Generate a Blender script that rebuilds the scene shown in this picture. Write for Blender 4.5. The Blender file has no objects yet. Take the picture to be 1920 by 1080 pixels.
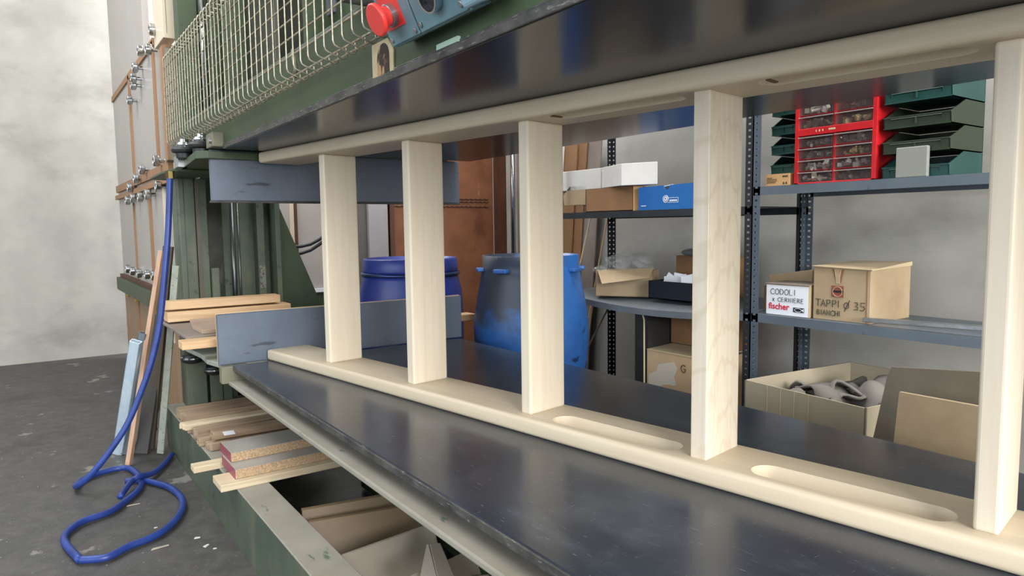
import bpy, bmesh, math, random
from mathutils import Vector, Matrix
random.seed(7)
SC = bpy.context.scene
COL = SC.collection
# ------------------------------------------------------------ camera
FPX = 1300.47
CAM = Vector((2.87757, -0.66515, 1.15818))
FW = Vector((-0.81373399, 0.5744629, -0.08848377))
RT = Vector((0.57762375, 0.81619853, -0.01306803))
UP = Vector((-0.06471323, 0.06174423, 0.99599189))
cd = bpy.data.cameras.new('camera'); cam = bpy.data.objects.new('camera', cd); COL.objects.link(cam)
m = Matrix((RT, UP, -FW)).transposed().to_4x4(); m.translation = CAM
cam.matrix_world = m
cd.sensor_width = 36; cd.lens = 36 * FPX / 1920; cd.clip_start = .02
SC.camera = cam
# ------------------------------------------------------------ colour management, world, lights
SC.view_settings.view_transform = 'Standard'; SC.view_settings.look = 'None'
SC.view_settings.gamma = 1; SC.view_settings.use_curve_mapping = False
SC.view_settings.exposure = 0.16
SC.cycles.use_denoising = True
W = bpy.data.worlds.new('world'); SC.world = W; W.use_nodes = True
bg = W.node_tree.nodes['Background']; bg.inputs[0].default_value = (.75, .87, 1, 1); bg.inputs[1].default_value = 1.3

def area(name, loc, to, sx, sy, power, color):
    l = bpy.data.lights.new(name, 'AREA'); l.shape = 'RECTANGLE'; l.size = sx; l.size_y = sy; l.energy = power; l.color = color
    o = bpy.data.objects.new(name, l); COL.objects.link(o); o.location = loc
    o.rotation_euler = (Vector(to) - Vector(loc)).to_track_quat('-Z', 'Y').to_euler(); return o
# daylight through the two openings of the workshop (side wall by the press end, and the roll-up door in front)
area('window_daylight', (6.85, -.2, 2.35), (0, .6, .7), 3.4, 2.0, 650, (1, .995, .985))
area('door_daylight', (1.6, -4.85, 1.9), (0.2, .3, .5), 5.0, 2.6, 105, (.86, .93, 1))
area('fill_front', (-1.6, -1.6, 4.2), (-1.6, -1.2, 0), 4.0, 1.8, 130, (.95, .97, 1))  # added overhead fill, the ceiling has no opening here
area('fill_rear', (1.0, 1.1, 4.2), (1.0, 1.5, 0), 5.0, .9, 130, (.97, .98, 1))  # added fill lamp to brighten the shelves, drums and back wall
area('fill_left', (-3.4, 1.3, 4.2), (-2.6, .9, 0), 1.6, 1.4, 150, (.97, .98, 1))  # added fill lamp to lift the cupboard and the white panel

# ------------------------------------------------------------ helpers
def at(u, v, ax, val):          # photograph pixel -> the point at that place on the plane x, y or z = val
    d = FW + RT * ((u - 960) / FPX) - UP * ((v - 540) / FPX)
    i = 'xyz'.index(ax); t = (val - CAM[i]) / d[i]
    return CAM + d * t
def lin(h):
    c = [int(h[i:i + 2], 16) / 255 for i in (0, 2, 4)]
    return tuple((x / 12.92 if x <= .04045 else ((x + .055) / 1.055) ** 2.4) for x in c) + (1,)

class MB:
    def __init__(s): s.bm = bmesh.new()
    def hexa(s, p):             # 8 corners: bottom four (ccw) then top four
        v = [s.bm.verts.new(q) for q in p]
        for f in ((3, 2, 1, 0), (4, 5, 6, 7), (0, 1, 5, 4), (1, 2, 6, 5), (2, 3, 7, 6), (3, 0, 4, 7)):
            s.bm.faces.new([v[i] for i in f])
        return s
    def box(s, x0, x1, y0, y1, z0, z1):
        return s.hexa([(x0, y0, z0), (x1, y0, z0), (x1, y1, z0), (x0, y1, z0), (x0, y0, z1), (x1, y0, z1), (x1, y1, z1), (x0, y1, z1)])
    def obox(s, o, ex, ey, ez, a0, a1, b0, b1, c0, c1):
        o, ex, ey, ez = map(Vector, (o, ex, ey, ez))
        return s.hexa([o + ex * a + ey * b + ez * c for a, b, c in ((a0, b0, c0), (a1, b0, c0), (a1, b1, c0), (a0, b1, c0), (a0, b0, c1), (a1, b0, c1), (a1, b1, c1), (a0, b1, c1))])
    def prism(s, pts, vec):
        vec = Vector(vec); a = [s.bm.verts.new(Vector(p)) for p in pts]; b = [s.bm.verts.new(Vector(p) + vec) for p in pts]
        n = len(pts); s.bm.faces.new(a[::-1]); s.bm.faces.new(b)
        for i in range(n): s.bm.faces.new([a[i], a[(i + 1) % n], b[(i + 1) % n], b[i]])
        return s
    def tube(s, pts, r, n=10, closed=False, caps=True):
        pts = [Vector(p) for p in pts]; rings = []; N = len(pts); prev = None
        for i, p in enumerate(pts):
            if closed: t = pts[(i + 1) % N] - pts[i - 1]
            else: t = pts[min(i + 1, N - 1)] - pts[max(i - 1, 0)]
            t.normalize()
            if prev is None:
                a = Vector((0, 0, 1)) if abs(t.z) < .9 else Vector((1, 0, 0))
                u = t.cross(a).normalized()
            else: u = (prev - t * prev.dot(t)).normalized()
            prev = u; w = t.cross(u); rr = r[i] if isinstance(r, (list, tuple)) else r
            rings.append([s.bm.verts.new(p + (u * math.cos(k * 2 * math.pi / n) + w * math.sin(k * 2 * math.pi / n)) * rr) for k in range(n)])
        for i in range(N if closed else N - 1):
            A, B = rings[i], rings[(i + 1) % N]
            for k in range(n): s.bm.faces.new([A[k], A[(k + 1) % n], B[(k + 1) % n], B[k]])
        if caps and not closed: s.bm.faces.new(rings[0][::-1]); s.bm.faces.new(rings[-1])
        return s
    def cyl(s, p0, p1, r, r1=None, n=24): return s.tube([p0, p1], [r, r if r1 is None else r1], n)
    def lathe(s, o, ax, prof, n=32, u=None):     # prof: (radius, height) along ax
        o = Vector(o); ax = Vector(ax).normalized(); a = Vector((0, 0, 1)) if abs(ax.z) < .9 else Vector((1, 0, 0))
        u = ax.cross(a).normalized(); w = ax.cross(u); rings = []
        for r, h in prof: rings.append([s.bm.verts.new(o + ax * h + (u * math.cos(k * 2 * math.pi / n) + w * math.sin(k * 2 * math.pi / n)) * max(r, 1e-4)) for k in range(n)])
        for A, B in zip(rings, rings[1:]):
            for k in range(n): s.bm.faces.new([A[k], A[(k + 1) % n], B[(k + 1) % n], B[k]])
        s.bm.faces.new(rings[0][::-1]); s.bm.faces.new(rings[-1])
        return s
    def build(s, name, mat, parent=None, bevel=0, smooth=False, seg=2, origin=None, subsurf=0, boolean=None):
        bm = s.bm; bmesh.ops.recalc_face_normals(bm, faces=bm.faces)
        vs = [v.co for v in bm.verts]
        if origin is None:
            o = Vector(((min(v.x for v in vs) + max(v.x for v in vs)) / 2, (min(v.y for v in vs) + max(v.y for v in vs)) / 2, min(v.z for v in vs)))
        else: o = Vector(origin)
        bmesh.ops.translate(bm, verts=bm.verts, vec=-o)
        me = bpy.data.meshes.new(name); bm.to_mesh(me); bm.free()
        if smooth:
            for p in me.polygons: p.use_smooth = True
        if mat: me.materials.append(mat)
        ob = bpy.data.objects.new(name, me); COL.objects.link(ob)
        if parent is not None: ob.parent = parent; ob.location = o - wloc(parent)
        else: ob.location = o
        if bevel:
            b = ob.modifiers.new('bevel', 'BEVEL'); b.width = bevel; b.segments = seg; b.limit_method = 'ANGLE'; b.angle_limit = math.radians(40)
            b.harden_normals = False
        if subsurf:
            q = ob.modifiers.new('sub', 'SUBSURF'); q.levels = subsurf; q.render_levels = subsurf
        return ob
def wloc(o):
    v = Vector(o.location)
    while o.parent: o = o.parent; v += Vector(o.location)
    return v
def tag(o, label=None, cat=None, group=None, kind=None):
    if label: o['label'] = label
    if cat: o['category'] = cat
    if group: o['group'] = group
    if kind: o['kind'] = kind
    return o
def thing(name, loc, label, cat, group=None):
    o = bpy.data.objects.new(name, None); o.empty_display_size = .05; COL.objects.link(o); o.location = loc
    return tag(o, label, cat, group)
def copy_tree(o, parent=None):
    c = o.copy(); COL.objects.link(c); c.parent = parent
    for ch in [k for k in bpy.data.objects if k.parent == o]: copy_tree(ch, c)
    return c
def struct(o): o['kind'] = 'structure'; return o

# ------------------------------------------------------------ materials
def newmat(name):
    M = bpy.data.materials.new(name); M.use_nodes = True
    return M, M.node_tree.nodes, M.node_tree.links, M.node_tree.nodes['Principled BSDF']
def mat(name, col, rough=.5, metal=0, col2=None, scale=8, stretch=(1, 1, 1), lo=.35, hi=.65, bump=0, spec=.5, detail=6, rvar=0, coat=0, bscale=None):
    M, N, L, P = newmat(name)
    P.inputs['Roughness'].default_value = rough; P.inputs['Metallic'].default_value = metal
    P.inputs['Specular IOR Level'].default_value = spec; P.inputs['Coat Weight'].default_value = coat
    P.inputs['Base Color'].default_value = lin(col)
    if col2 or bump or rvar:
        tc = N.new('ShaderNodeTexCoord'); mp = N.new('ShaderNodeMapping'); mp.inputs['Scale'].default_value = stretch
        nz = N.new('ShaderNodeTexNoise'); nz.inputs['Scale'].default_value = scale; nz.inputs['Detail'].default_value = detail; nz.inputs['Roughness'].default_value = .62
        L.new(tc.outputs['Object'], mp.inputs[0]); L.new(mp.outputs[0], nz.inputs['Vector'])
        if col2:
            r = N.new('ShaderNodeValToRGB'); r.color_ramp.elements[0].position = lo; r.color_ramp.elements[1].position = hi
            r.color_ramp.elements[0].color = lin(col); r.color_ramp.elements[1].color = lin(col2)
            L.new(nz.outputs['Fac'], r.inputs[0]); L.new(r.outputs[0], P.inputs['Base Color'])
        if bump:
            b = N.new('ShaderNodeBump'); b.inputs['Strength'].default_value = bump; b.inputs['Distance'].default_value = .004
            if bscale:
                n2 = N.new('ShaderNodeTexNoise'); n2.inputs['Scale'].default_value = bscale; n2.inputs['Detail'].default_value = 4
                L.new(mp.outputs[0], n2.inputs['Vector']); L.new(n2.outputs['Fac'], b.inputs['Height'])
            else: L.new(nz.outputs['Fac'], b.inputs['Height'])
            L.new(b.outputs[0], P.inputs['Normal'])
        if rvar:
            mr = N.new('ShaderNodeMapRange'); mr.inputs['From Min'].default_value = .3; mr.inputs['From Max'].default_value = .7
            mr.inputs['To Min'].default_value = max(0, rough - rvar); mr.inputs['To Max'].default_value = rough + rvar
            L.new(nz.outputs['Fac'], mr.inputs[0]); L.new(mr.outputs[0], P.inputs['Roughness'])
    return M
def layered(name, base, base2, layers, rough=.5, scale=6, stretch=(1, 1, 1), metal=0, bump=.1, spec=.5):
    """base mottling plus patches / scratches: layers = (colour, noise scale, stretch, threshold, softness, strength)"""
    M, N, L, P = newmat(name)
    P.inputs['Roughness'].default_value = rough; P.inputs['Metallic'].default_value = metal; P.inputs['Specular IOR Level'].default_value = spec
    tc = N.new('ShaderNodeTexCoord')
    def noise(sc, st, det=6, off=0):
        mp = N.new('ShaderNodeMapping'); mp.inputs['Scale'].default_value = st; mp.inputs['Location'].default_value = (off, off * 1.7, off * .6)
        nz = N.new('ShaderNodeTexNoise'); nz.inputs['Scale'].default_value = sc; nz.inputs['Detail'].default_value = det; nz.inputs['Roughness'].default_value = .6
        L.new(tc.outputs['Object'], mp.inputs[0]); L.new(mp.outputs[0], nz.inputs['Vector']); return nz
    n0 = noise(scale, stretch); r = N.new('ShaderNodeValToRGB')
    r.color_ramp.elements[0].position = .35; r.color_ramp.elements[1].position = .65
    r.color_ramp.elements[0].color = lin(base); r.color_ramp.elements[1].color = lin(base2)
    L.new(n0.outputs['Fac'], r.inputs[0]); cur = r.outputs[0]
    for k, (c, sc, st, th, soft, amt) in enumerate(layers):
        n = noise(sc, st, 5, 3.3 * (k + 1)); mr = N.new('ShaderNodeMapRange'); mr.inputs['From Min'].default_value = th; mr.inputs['From Max'].default_value = th + soft
        mr.inputs['To Max'].default_value = amt; L.new(n.outputs['Fac'], mr.inputs[0])
        mx = N.new('ShaderNodeMix'); mx.data_type = 'RGBA'; L.new(mr.outputs[0], mx.inputs['Factor']); L.new(cur, mx.inputs['A']); mx.inputs['B'].default_value = lin(c)
        cur = mx.outputs['Result']
    L.new(cur, P.inputs['Base Color'])
    if bump:
        b = N.new('ShaderNodeBump'); b.inputs['Strength'].default_value = bump; b.inputs['Distance'].default_value = .003
        L.new(n0.outputs['Fac'], b.inputs['Height']); L.new(b.outputs[0], P.inputs['Normal'])
    return M
def wood(name, c1, c2, axis, rough=.5, sc=3.0, knots=None, ang=0, contrast=(.35, .7)):
    """grain running along one axis (object coordinates)"""
    M, N, L, P = newmat(name); P.inputs['Roughness'].default_value = rough
    st = [14, 14, 14]; st['xyz'.index(axis)] = .9
    tc = N.new('ShaderNodeTexCoord'); rot = N.new('ShaderNodeMapping'); rot.vector_type = 'POINT'; rot.inputs['Rotation'].default_value = (0, 0, -ang)
    oi = N.new('ShaderNodeObjectInfo'); ad = N.new('ShaderNodeVectorMath'); ad.operation = 'ADD'; sc_ = N.new('ShaderNodeVectorMath'); sc_.operation = 'SCALE'; sc_.inputs['Scale'].default_value = 9
    cx = N.new('ShaderNodeCombineXYZ')
    for i in range(3): L.new(oi.outputs['Random'], cx.inputs[i])
    L.new(cx.outputs[0], sc_.inputs[0]); L.new(tc.outputs['Object'], rot.inputs[0]); L.new(rot.outputs[0], ad.inputs[0]); L.new(sc_.outputs[0], ad.inputs[1])
    mp = N.new('ShaderNodeMapping'); mp.inputs['Scale'].default_value = st; L.new(ad.outputs[0], mp.inputs[0])
    nz = N.new('ShaderNodeTexNoise'); nz.inputs['Scale'].default_value = sc; nz.inputs['Detail'].default_value = 8; nz.inputs['Roughness'].default_value = .55; nz.inputs['Distortion'].default_value = .6
    L.new(mp.outputs[0], nz.inputs['Vector'])
    r = N.new('ShaderNodeValToRGB'); r.color_ramp.elements[0].position, r.color_ramp.elements[1].position = contrast
    r.color_ramp.elements[0].color = lin(c1); r.color_ramp.elements[1].color = lin(c2); L.new(nz.outputs['Fac'], r.inputs[0])
    cur = r.outputs[0]
    n2 = N.new('ShaderNodeTexNoise'); n2.inputs['Scale'].default_value = sc * 9; n2.inputs['Detail'].default_value = 3; L.new(mp.outputs[0], n2.inputs['Vector'])
    mr = N.new('ShaderNodeMapRange'); mr.inputs['From Min'].default_value = .55; mr.inputs['From Max'].default_value = .8; mr.inputs['To Max'].default_value = .35
    L.new(n2.outputs['Fac'], mr.inputs[0]); mx = N.new('ShaderNodeMix'); mx.data_type = 'RGBA'; L.new(mr.outputs[0], mx.inputs['Factor']); L.new(cur, mx.inputs['A']); mx.inputs['B'].default_value = lin(c1)
    L.new(mx.outputs['Result'], P.inputs['Base Color'])
    b = N.new('ShaderNodeBump'); b.inputs['Strength'].default_value = .08; b.inputs['Distance'].default_value = .002; L.new(n2.outputs['Fac'], b.inputs['Height']); L.new(b.outputs[0], P.inputs['Normal'])
    return M
def clear(name, tint, alpha, rough=.15):
    M, N, L, P = newmat(name); P.inputs['Base Color'].default_value = lin(tint); P.inputs['Roughness'].default_value = rough
    P.inputs['Alpha'].default_value = alpha; return M

def cathedral(M, col):
    N, L = M.node_tree.nodes, M.node_tree.links; P = N['Principled BSDF']; src = P.inputs['Base Color'].links[0].from_socket
    tc = N.new('ShaderNodeTexCoord'); mp = N.new('ShaderNodeMapping'); mp.inputs['Scale'].default_value = (0, 2.2, .62); mp.inputs['Location'].default_value = (0, -.04, .1)
    w = N.new('ShaderNodeTexWave'); w.wave_type = 'RINGS'; w.rings_direction = 'X'; w.inputs['Scale'].default_value = 5; w.inputs['Distortion'].default_value = 6; w.inputs['Detail'].default_value = 2; w.inputs['Detail Scale'].default_value = 2.5
    r = N.new('ShaderNodeMapRange'); r.inputs['From Min'].default_value = .84; r.inputs['From Max'].default_value = 1; r.inputs['To Max'].default_value = .22
    mx = N.new('ShaderNodeMix'); mx.data_type = 'RGBA'; mx.inputs['B'].default_value = lin(col)
    L.new(tc.outputs['Object'], mp.inputs[0]); L.new(mp.outputs[0], w.inputs['Vector']); L.new(w.outputs['Fac'], r.inputs[0]); L.new(r.outputs[0], mx.inputs['Factor'])
    L.new(src, mx.inputs['A']); L.new(mx.outputs['Result'], P.inputs['Base Color'])
TH = .1548
pop_z = wood('poplar_upright', 'cfc2ac', 'dacebb', 'z', .5, contrast=(.3, .75))
pop_z2 = wood('poplar_upright_grey', 'c8bba6', 'dbd0bd', 'z', .5, sc=2.0, contrast=(.3, .7))
cathedral(pop_z2, 'a58f6e')
pop_x = wood('poplar_long', 'c8b89e', 'd3c6ae', 'x', .5, ang=TH, contrast=(.3, .75))
pine_y = wood('pine_cross', 'cba67c', 'dfbf98', 'y', .6)
pine_dull = wood('pine_dusty', '86705a', 'b09a80', 'y', .75, sc=1.6)
pine_pale = wood('pine_pale', 'c9b594', 'dccdb0', 'y', .6)
steel_plate = layered('blackened_steel', '262c36', '30363f', [('8b9098', 22, (1, 9, 1), .65, .08, .4), ('7a8088', 26, (8, 1, 1), .66, .08, .38), ('6d757e', 2.2, (1, 2.2, 1), .56, .18, .30), ('50555d', 5, (1, 1, 1), .55, .2, .5), ('b9bab6', 160, (1, 1, 1), .79, .02, .7)], rough=.23, scale=3, bump=.03, spec=.55)
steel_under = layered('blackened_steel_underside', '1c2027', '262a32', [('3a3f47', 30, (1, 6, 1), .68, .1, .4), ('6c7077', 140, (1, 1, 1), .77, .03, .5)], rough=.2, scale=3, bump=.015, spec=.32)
edge_steel = layered('worn_plate_edge', '3a3a39', '5d5b58', [('9a9791', 40, (1, 5, 5), .58, .1, .7)], rough=.5, scale=14, metal=.3)
green = layered('green_machine_paint', '485446', '56614f', [('262c24', 24, (1, 1, 1), .62, .08, .75), ('6f6a55', 6, (1, 1, .25), .54, .12, .55), ('2f372e', 3, (1, 1, .5), .56, .14, .55), ('a9b8a2', 90, (1, 1, 1), .76, .03, .5)], rough=.45, scale=5)
green_dk = layered('dark_green_machine_paint', '33422b', '405035', [('2b3329', 20, (1, 1, 1), .62, .1, .5), ('a2b096', 80, (1, 1, 1), .765, .03, .6)], rough=.5, scale=4)
dust_green = layered('dusty_green_top', '8a8678', '9a958a', [('41604d', 7, (1, 3, 1), .64, .05, .85), ('c8c8bd', 150, (1, 1, 1), .75, .03, .8)], rough=.7, scale=4)
oily = layered('oily_dark_metal', '23251f', '34382f', [('5b5c50', 12, (1, 1, .3), .6, .1, .5)], rough=.35, scale=10, metal=.4)
board_blue = layered('grey_coated_board', '55606f', '606b7a', [('20252c', 9, (1, .5, 2.6), .64, .06, .75), ('8b93a0', 30, (1, 1, 4), .70, .08, .4), ('3c434d', 3, (1, 1, 1), .58, .2, .4)], rough=.33, scale=3, bump=.04)
edge_dark = mat('dark_board_edge', '2c2d2e', .6, col2='4b4a45', scale=30)
chrome = mat('chrome', 'b9bdc0', .12, 1)
zinc = mat('zinc_steel', '9a9ea1', .3, .9, col2='b5b8ba', scale=30)
wire = mat('galvanised_wire', '8a8674', .35, .5, col2='b5b19d', scale=60)
wire_rusty = mat('rusty_wire', '6f5d48', .55, .4, col2='a09a86', scale=50)
dull_rod = mat('greased_rod', '4a4a48', .3, .8, col2='77777a', scale=12, stretch=(1, 1, .2))
rubber = mat('black_rubber', '141517', .5, col2='26282a', scale=20)
black = mat('black_plastic', '17181a', .4)
red = mat('red_plastic', 'd13330', .35, col2='e0443d', scale=6)
red_box = mat('red_cabinet_plastic', 'b3141d', .35, col2='c81f27', scale=6)
ctl_blue = mat('blue_grey_enclosure', '5d7d86', .35, col2='6d8d97', scale=5, bump=.02)
ctl_light = mat('light_blue_cover', '82a3b3', .3, col2='8fafbd', scale=4)
floor_m = layered('workshop_concrete', '403f3e', '504e4c', [('8c8981', 3.2, (1, 1.3, 1), .635, .03, .7), ('35332f', 2.3, (1, 1, 1), .55, .12, .6), ('c2bfb6', 55, (1, 1, 1), .70, .03, .8), ('7d7a74', 90, (1, 1, 1), .62, .08, .6)], rough=.55, scale=16, bump=.25)
wall_m = layered('dusty_plaster', 'a29f98', 'b3b0a8', [('858179', 1.6, (1, 1, 2), .52, .2, .55), ('55524c', 60, (1, 1, 1), .74, .03, .5)], rough=.8, scale=2.5)
ceil_m = mat('ceiling_paint', 'd2cec5', .9, col2='c4c0b6', scale=2)
shelf_m = layered('grey_shelf_enamel', '55606a', '616c76', [('2b3036', 18, (1, 1, 1), .68, .05, .6)], rough=.4, scale=4)
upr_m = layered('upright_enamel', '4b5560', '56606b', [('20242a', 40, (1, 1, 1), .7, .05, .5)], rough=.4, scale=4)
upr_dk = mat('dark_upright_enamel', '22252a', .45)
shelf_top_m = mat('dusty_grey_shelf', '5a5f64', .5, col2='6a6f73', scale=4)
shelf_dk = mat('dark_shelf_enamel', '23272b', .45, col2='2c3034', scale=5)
card_m = mat('cardboard', 'a08a6c', .8, col2='b09a7b', scale=5, bump=.03)
card_dk = mat('brown_cardboard', '7e5c3d', .8, col2='8b6745', scale=5, bump=.03)
card_or = mat('orange_cardboard', 'b58a5c', .8, col2='c19868', scale=5)
card_pale = mat('dusty_cardboard', 'a1967f', .85, col2='aba08a', scale=3)
card_in = mat('cardboard_edge', 'c1ad8b', .85)
blue_card = mat('blue_carton', '1f5fa3', .45, col2='2568ae', scale=4)
white_m = mat('white_carton', 'c9c6c2', .6, col2='d4d1cc', scale=5)
white_p = mat('white_print', 'e6e9ee', .6)
ink = mat('marker_ink', '191a1c', .6)
ink_br = mat('marker_ink_brown', '2f2a20', .6)
ink_red = mat('red_print', 'c92138', .5)
seal_red = mat('faded_red_seal', '8c4a3c', .7)
bin_green = mat('green_bin_plastic', '1b423d', .4, col2='224d48', scale=5)
bin_olive = mat('olive_bin_plastic', '2e3a2a', .45)
drum_m = layered('dirty_blue_drum', '22508f', '2f66ab', [('8fa0b8', 12, (3, 3, .6), .68, .06, .5), ('11151c', 9, (1, 1, 1), .62, .05, .8)], rough=.4, scale=3)
def grey_side(M, colour):          # noisy dark grey, denser towards the top and one side of the drum
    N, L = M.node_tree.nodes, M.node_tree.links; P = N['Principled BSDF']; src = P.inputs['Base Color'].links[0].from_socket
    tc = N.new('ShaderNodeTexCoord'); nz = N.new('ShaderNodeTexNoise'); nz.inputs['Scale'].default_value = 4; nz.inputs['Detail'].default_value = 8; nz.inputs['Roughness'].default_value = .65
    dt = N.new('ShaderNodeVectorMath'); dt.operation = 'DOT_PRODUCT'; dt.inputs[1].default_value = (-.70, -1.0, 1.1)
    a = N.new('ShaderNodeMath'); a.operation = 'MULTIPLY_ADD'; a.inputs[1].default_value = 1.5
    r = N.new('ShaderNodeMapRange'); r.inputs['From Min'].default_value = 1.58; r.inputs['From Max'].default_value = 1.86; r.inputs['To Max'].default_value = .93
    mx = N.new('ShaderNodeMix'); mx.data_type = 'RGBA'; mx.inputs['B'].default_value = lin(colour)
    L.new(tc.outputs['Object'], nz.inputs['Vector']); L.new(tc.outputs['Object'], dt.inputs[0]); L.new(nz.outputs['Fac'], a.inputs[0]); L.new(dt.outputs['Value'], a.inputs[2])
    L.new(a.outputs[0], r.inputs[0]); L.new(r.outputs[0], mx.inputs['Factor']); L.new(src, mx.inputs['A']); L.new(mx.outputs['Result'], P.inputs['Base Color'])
grey_side(drum_m, '2b2f33')
drum_in = mat('drum_inside', '16284a', .6)
drum2_m = layered('violet_blue_drum', '20307c', '2a3c8e', [('141b44', 3, (1, 1, 1), .56, .15, .5), ('6c7bb4', 20, (2, 2, .5), .7, .05, .4)], rough=.38, scale=3)
hose_m = mat('blue_hose', '26408a', .42, col2='1e3274', scale=12)
alu = mat('brushed_aluminium', 'c3d8e6', .3, .35, col2='d5e4ee', scale=3, stretch=(20, 20, .5))
alu_dk = mat('grey_profile', '7f8a92', .35, .5)
lam_grey = mat('grey_laminate', 'a09c95', .4, col2='aaa69e', scale=4)
lam_taupe = layered('dusty_taupe_board', '7c7168', '8c8177', [('5d5148', 5, (1, 1, 1), .6, .1, .5)], rough=.6, scale=4)
chip = mat('particle_core', 'a4886a', .85, col2='cdb290', scale=160, detail=3, bump=.2)
film_red = mat('red_edge_tape', '8a4250', .5, col2='9a5560', scale=3)
brown_board = layered('brown_board_face', '806c52', '8e785d', [('927d65', 1.5, (1, 1, 1), .5, .2, .5)], rough=.45, scale=3)
beige_off = mat('pale_board', 'a59a8b', .6, col2='b1a697', scale=4)
copper = layered('rusty_brown_panel', '6b4129', '7e5034', [('5a2f1b', 4, (1, 1, 1), .55, .12, .6), ('b98a5d', 9, (1, 1, .4), .66, .05, .5)], rough=.5, scale=5)
copper_dk = mat('dark_brown_frame', '4a2c1c', .6, col2='5b3825', scale=6)
panel_w = mat('white_melamine', 'a5a09a', .4, col2='aca7a1', scale=2)
panel_cream = mat('cream_panel', 'd2c4ac', .5, col2='d9ccb5', scale=2)
strip_br = wood('brown_strip', '8f6a4c', 'a57e5e', 'z', .6)
oak_panel = wood('brown_veneer_panel', '8b6f52', 'a08263', 'z', .5)
felt = mat('grey_felt_scraps', '6b6660', .95, col2='78736c', scale=9)
plastic_film = clear('clear_plastic_film', 'a8acac', .30, .1)
clear_dr = clear('clear_drawer_plastic', '6f6462', .20, .1)
speck_green = layered('speckled_grey_bar', '8c9286', '9ba093', [('5e6458', 60, (1, 1, 1), .6, .05, .8)], rough=.6, scale=20)
yellow = mat('yellow_catch', 'd2a52a', .5)
gold = mat('brass', '7a6c45', .25, .9)

# ------------------------------------------------------------ the room
struct(MB().box(-4.6, 7.2, -5.3, 2.3, -.1, 0).build('floor', floor_m))
struct(MB().box(-4.6, 7.2, 2.3, 2.45, 0, 4.3).build('wall_back', wall_m))
struct(MB().box(-4.75, -4.6, -5.3, 2.45, 0, 4.3).build('wall_left', wall_m))
b = MB()                                            # right wall with a high window opening
b.box(7.0, 7.15, -5.3, 2.3, 0, 1.2).box(7.0, 7.15, -5.3, 2.3, 3.5, 4.3).box(7.0, 7.15, -5.3, -2.1, 1.2, 3.5).box(7.0, 7.15, 1.7, 2.3, 1.2, 3.5)
struct(b.build('wall_right', wall_m))
b = MB()                                            # front wall with a roll-up door opening
b.box(-4.6, 7.0, -5.15, -5.0, 3.4, 4.3).box(-4.6, -1.1, -5.15, -5.0, 0, 3.4).box(4.3, 7.0, -5.15, -5.0, 0, 3.4)
struct(b.build('wall_front', wall_m))
struct(MB().box(-4.75, 7.2, -5.3, 2.45, 4.3, 4.4).build('ceiling', ceil_m))

# ------------------------------------------------------------ veneer press
ZT, ZP = .62, 1.47
press = thing('laminating_press', (1.5, .5, 0), 'large green laminating press with black plates above and below the wooden ladder', 'machine')
WB = 1.05
X0, X1 = 0.02, 4.2
# lower plate
MB().box(0, X1, 0, WB, ZT - .024, ZT).build('lower_plate', steel_plate, press, bevel=.003)
MB().box(.002, X1, -.004, .001, ZT - .021, ZT - .002).build('lower_plate_edge', edge_steel, press, bevel=.002)
MB().box(0, X1, .045, WB - .03, ZT - .062, ZT - .024).build('lower_plate_support', edge_dark, press)
lb = MB().box(-.055, X1, -.022, WB - .05, ZT - .078, ZT - .062)
lb.build('lower_flange', dust_green, press, bevel=.004)
MB().box(.05, X1, .50, .52, .02, ZT - .078).build('lower_bolster', green_dk, press)
MB().box(-.03, X1, .018, .05, ZT - .11, ZT - .078).build('flange_rib', green, press)
# upper plate
MB().box(X0, X1, 0, 1.113, ZP, ZP + .018).build('upper_plate', steel_under, press, bevel=.002)
MB().box(X0, X1, -.005, 0, ZP + .001, ZP + .019).box(X0, X1, -.002, .002, ZP + .019, ZP + .024).build('upper_plate_edge', edge_steel, press, bevel=.002)
# end boards
MB().box(-.06, -.04, -.046, 1.088, ZT - .003, ZT + .203).build('lower_end_board', board_blue, press, bevel=.004)
MB().box(-.066, -.0601, -.046, 1.088, ZT - .003, ZT + .205).build('lower_end_board_backing', pine_y, press)
MB().box(-.105, -.083, -.033, 1.115, 1.275, 1.478).build('upper_end_board', board_blue, press, bevel=.004)
MB().box(-.107, -.081, -.036, 1.117, 1.268, 1.2755).build('upper_end_board_rim', edge_dark, press)
# brackets at the plate ends
bk = layered('grey_brown_bracket', '6d6a58', '7d7a66', [('3f3d33', 9, (1, 1, 1), .6, .1, .5)], rough=.55, scale=6)
MB().box(-.045, .0, -.046, .06, ZT - .072, ZT - .004).build('lower_bracket', bk, press, bevel=.003)
q = MB().box(-.10, .012, -.04, .06, 1.48, 1.535).build('upper_bracket', bk, press, bevel=.004)
MB().cyl((-.01, -.05, 1.503), (-.01, -.038, 1.503), .011).build('bolt_head', zinc, q)
# upper bolster
MB().box(-.7, X1, .0, .02, ZP + .018, 1.652).box(-.7, X1, 1.08, 1.1, ZP + .018, 1.66).box(-.7, X1, .02, 1.08, ZP + .03, ZP + .045).build('upper_bolster', green_dk, press)
MB().tube([(-.7, .012, 1.655), (X1, .012, 1.655)], .014, 14).build('upper_bolster_rim', green, press, smooth=True)
MB().box(-.7, X1, .02, .3, 1.640, 1.652).build('upper_bolster_ledge', green_dk, press)
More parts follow.
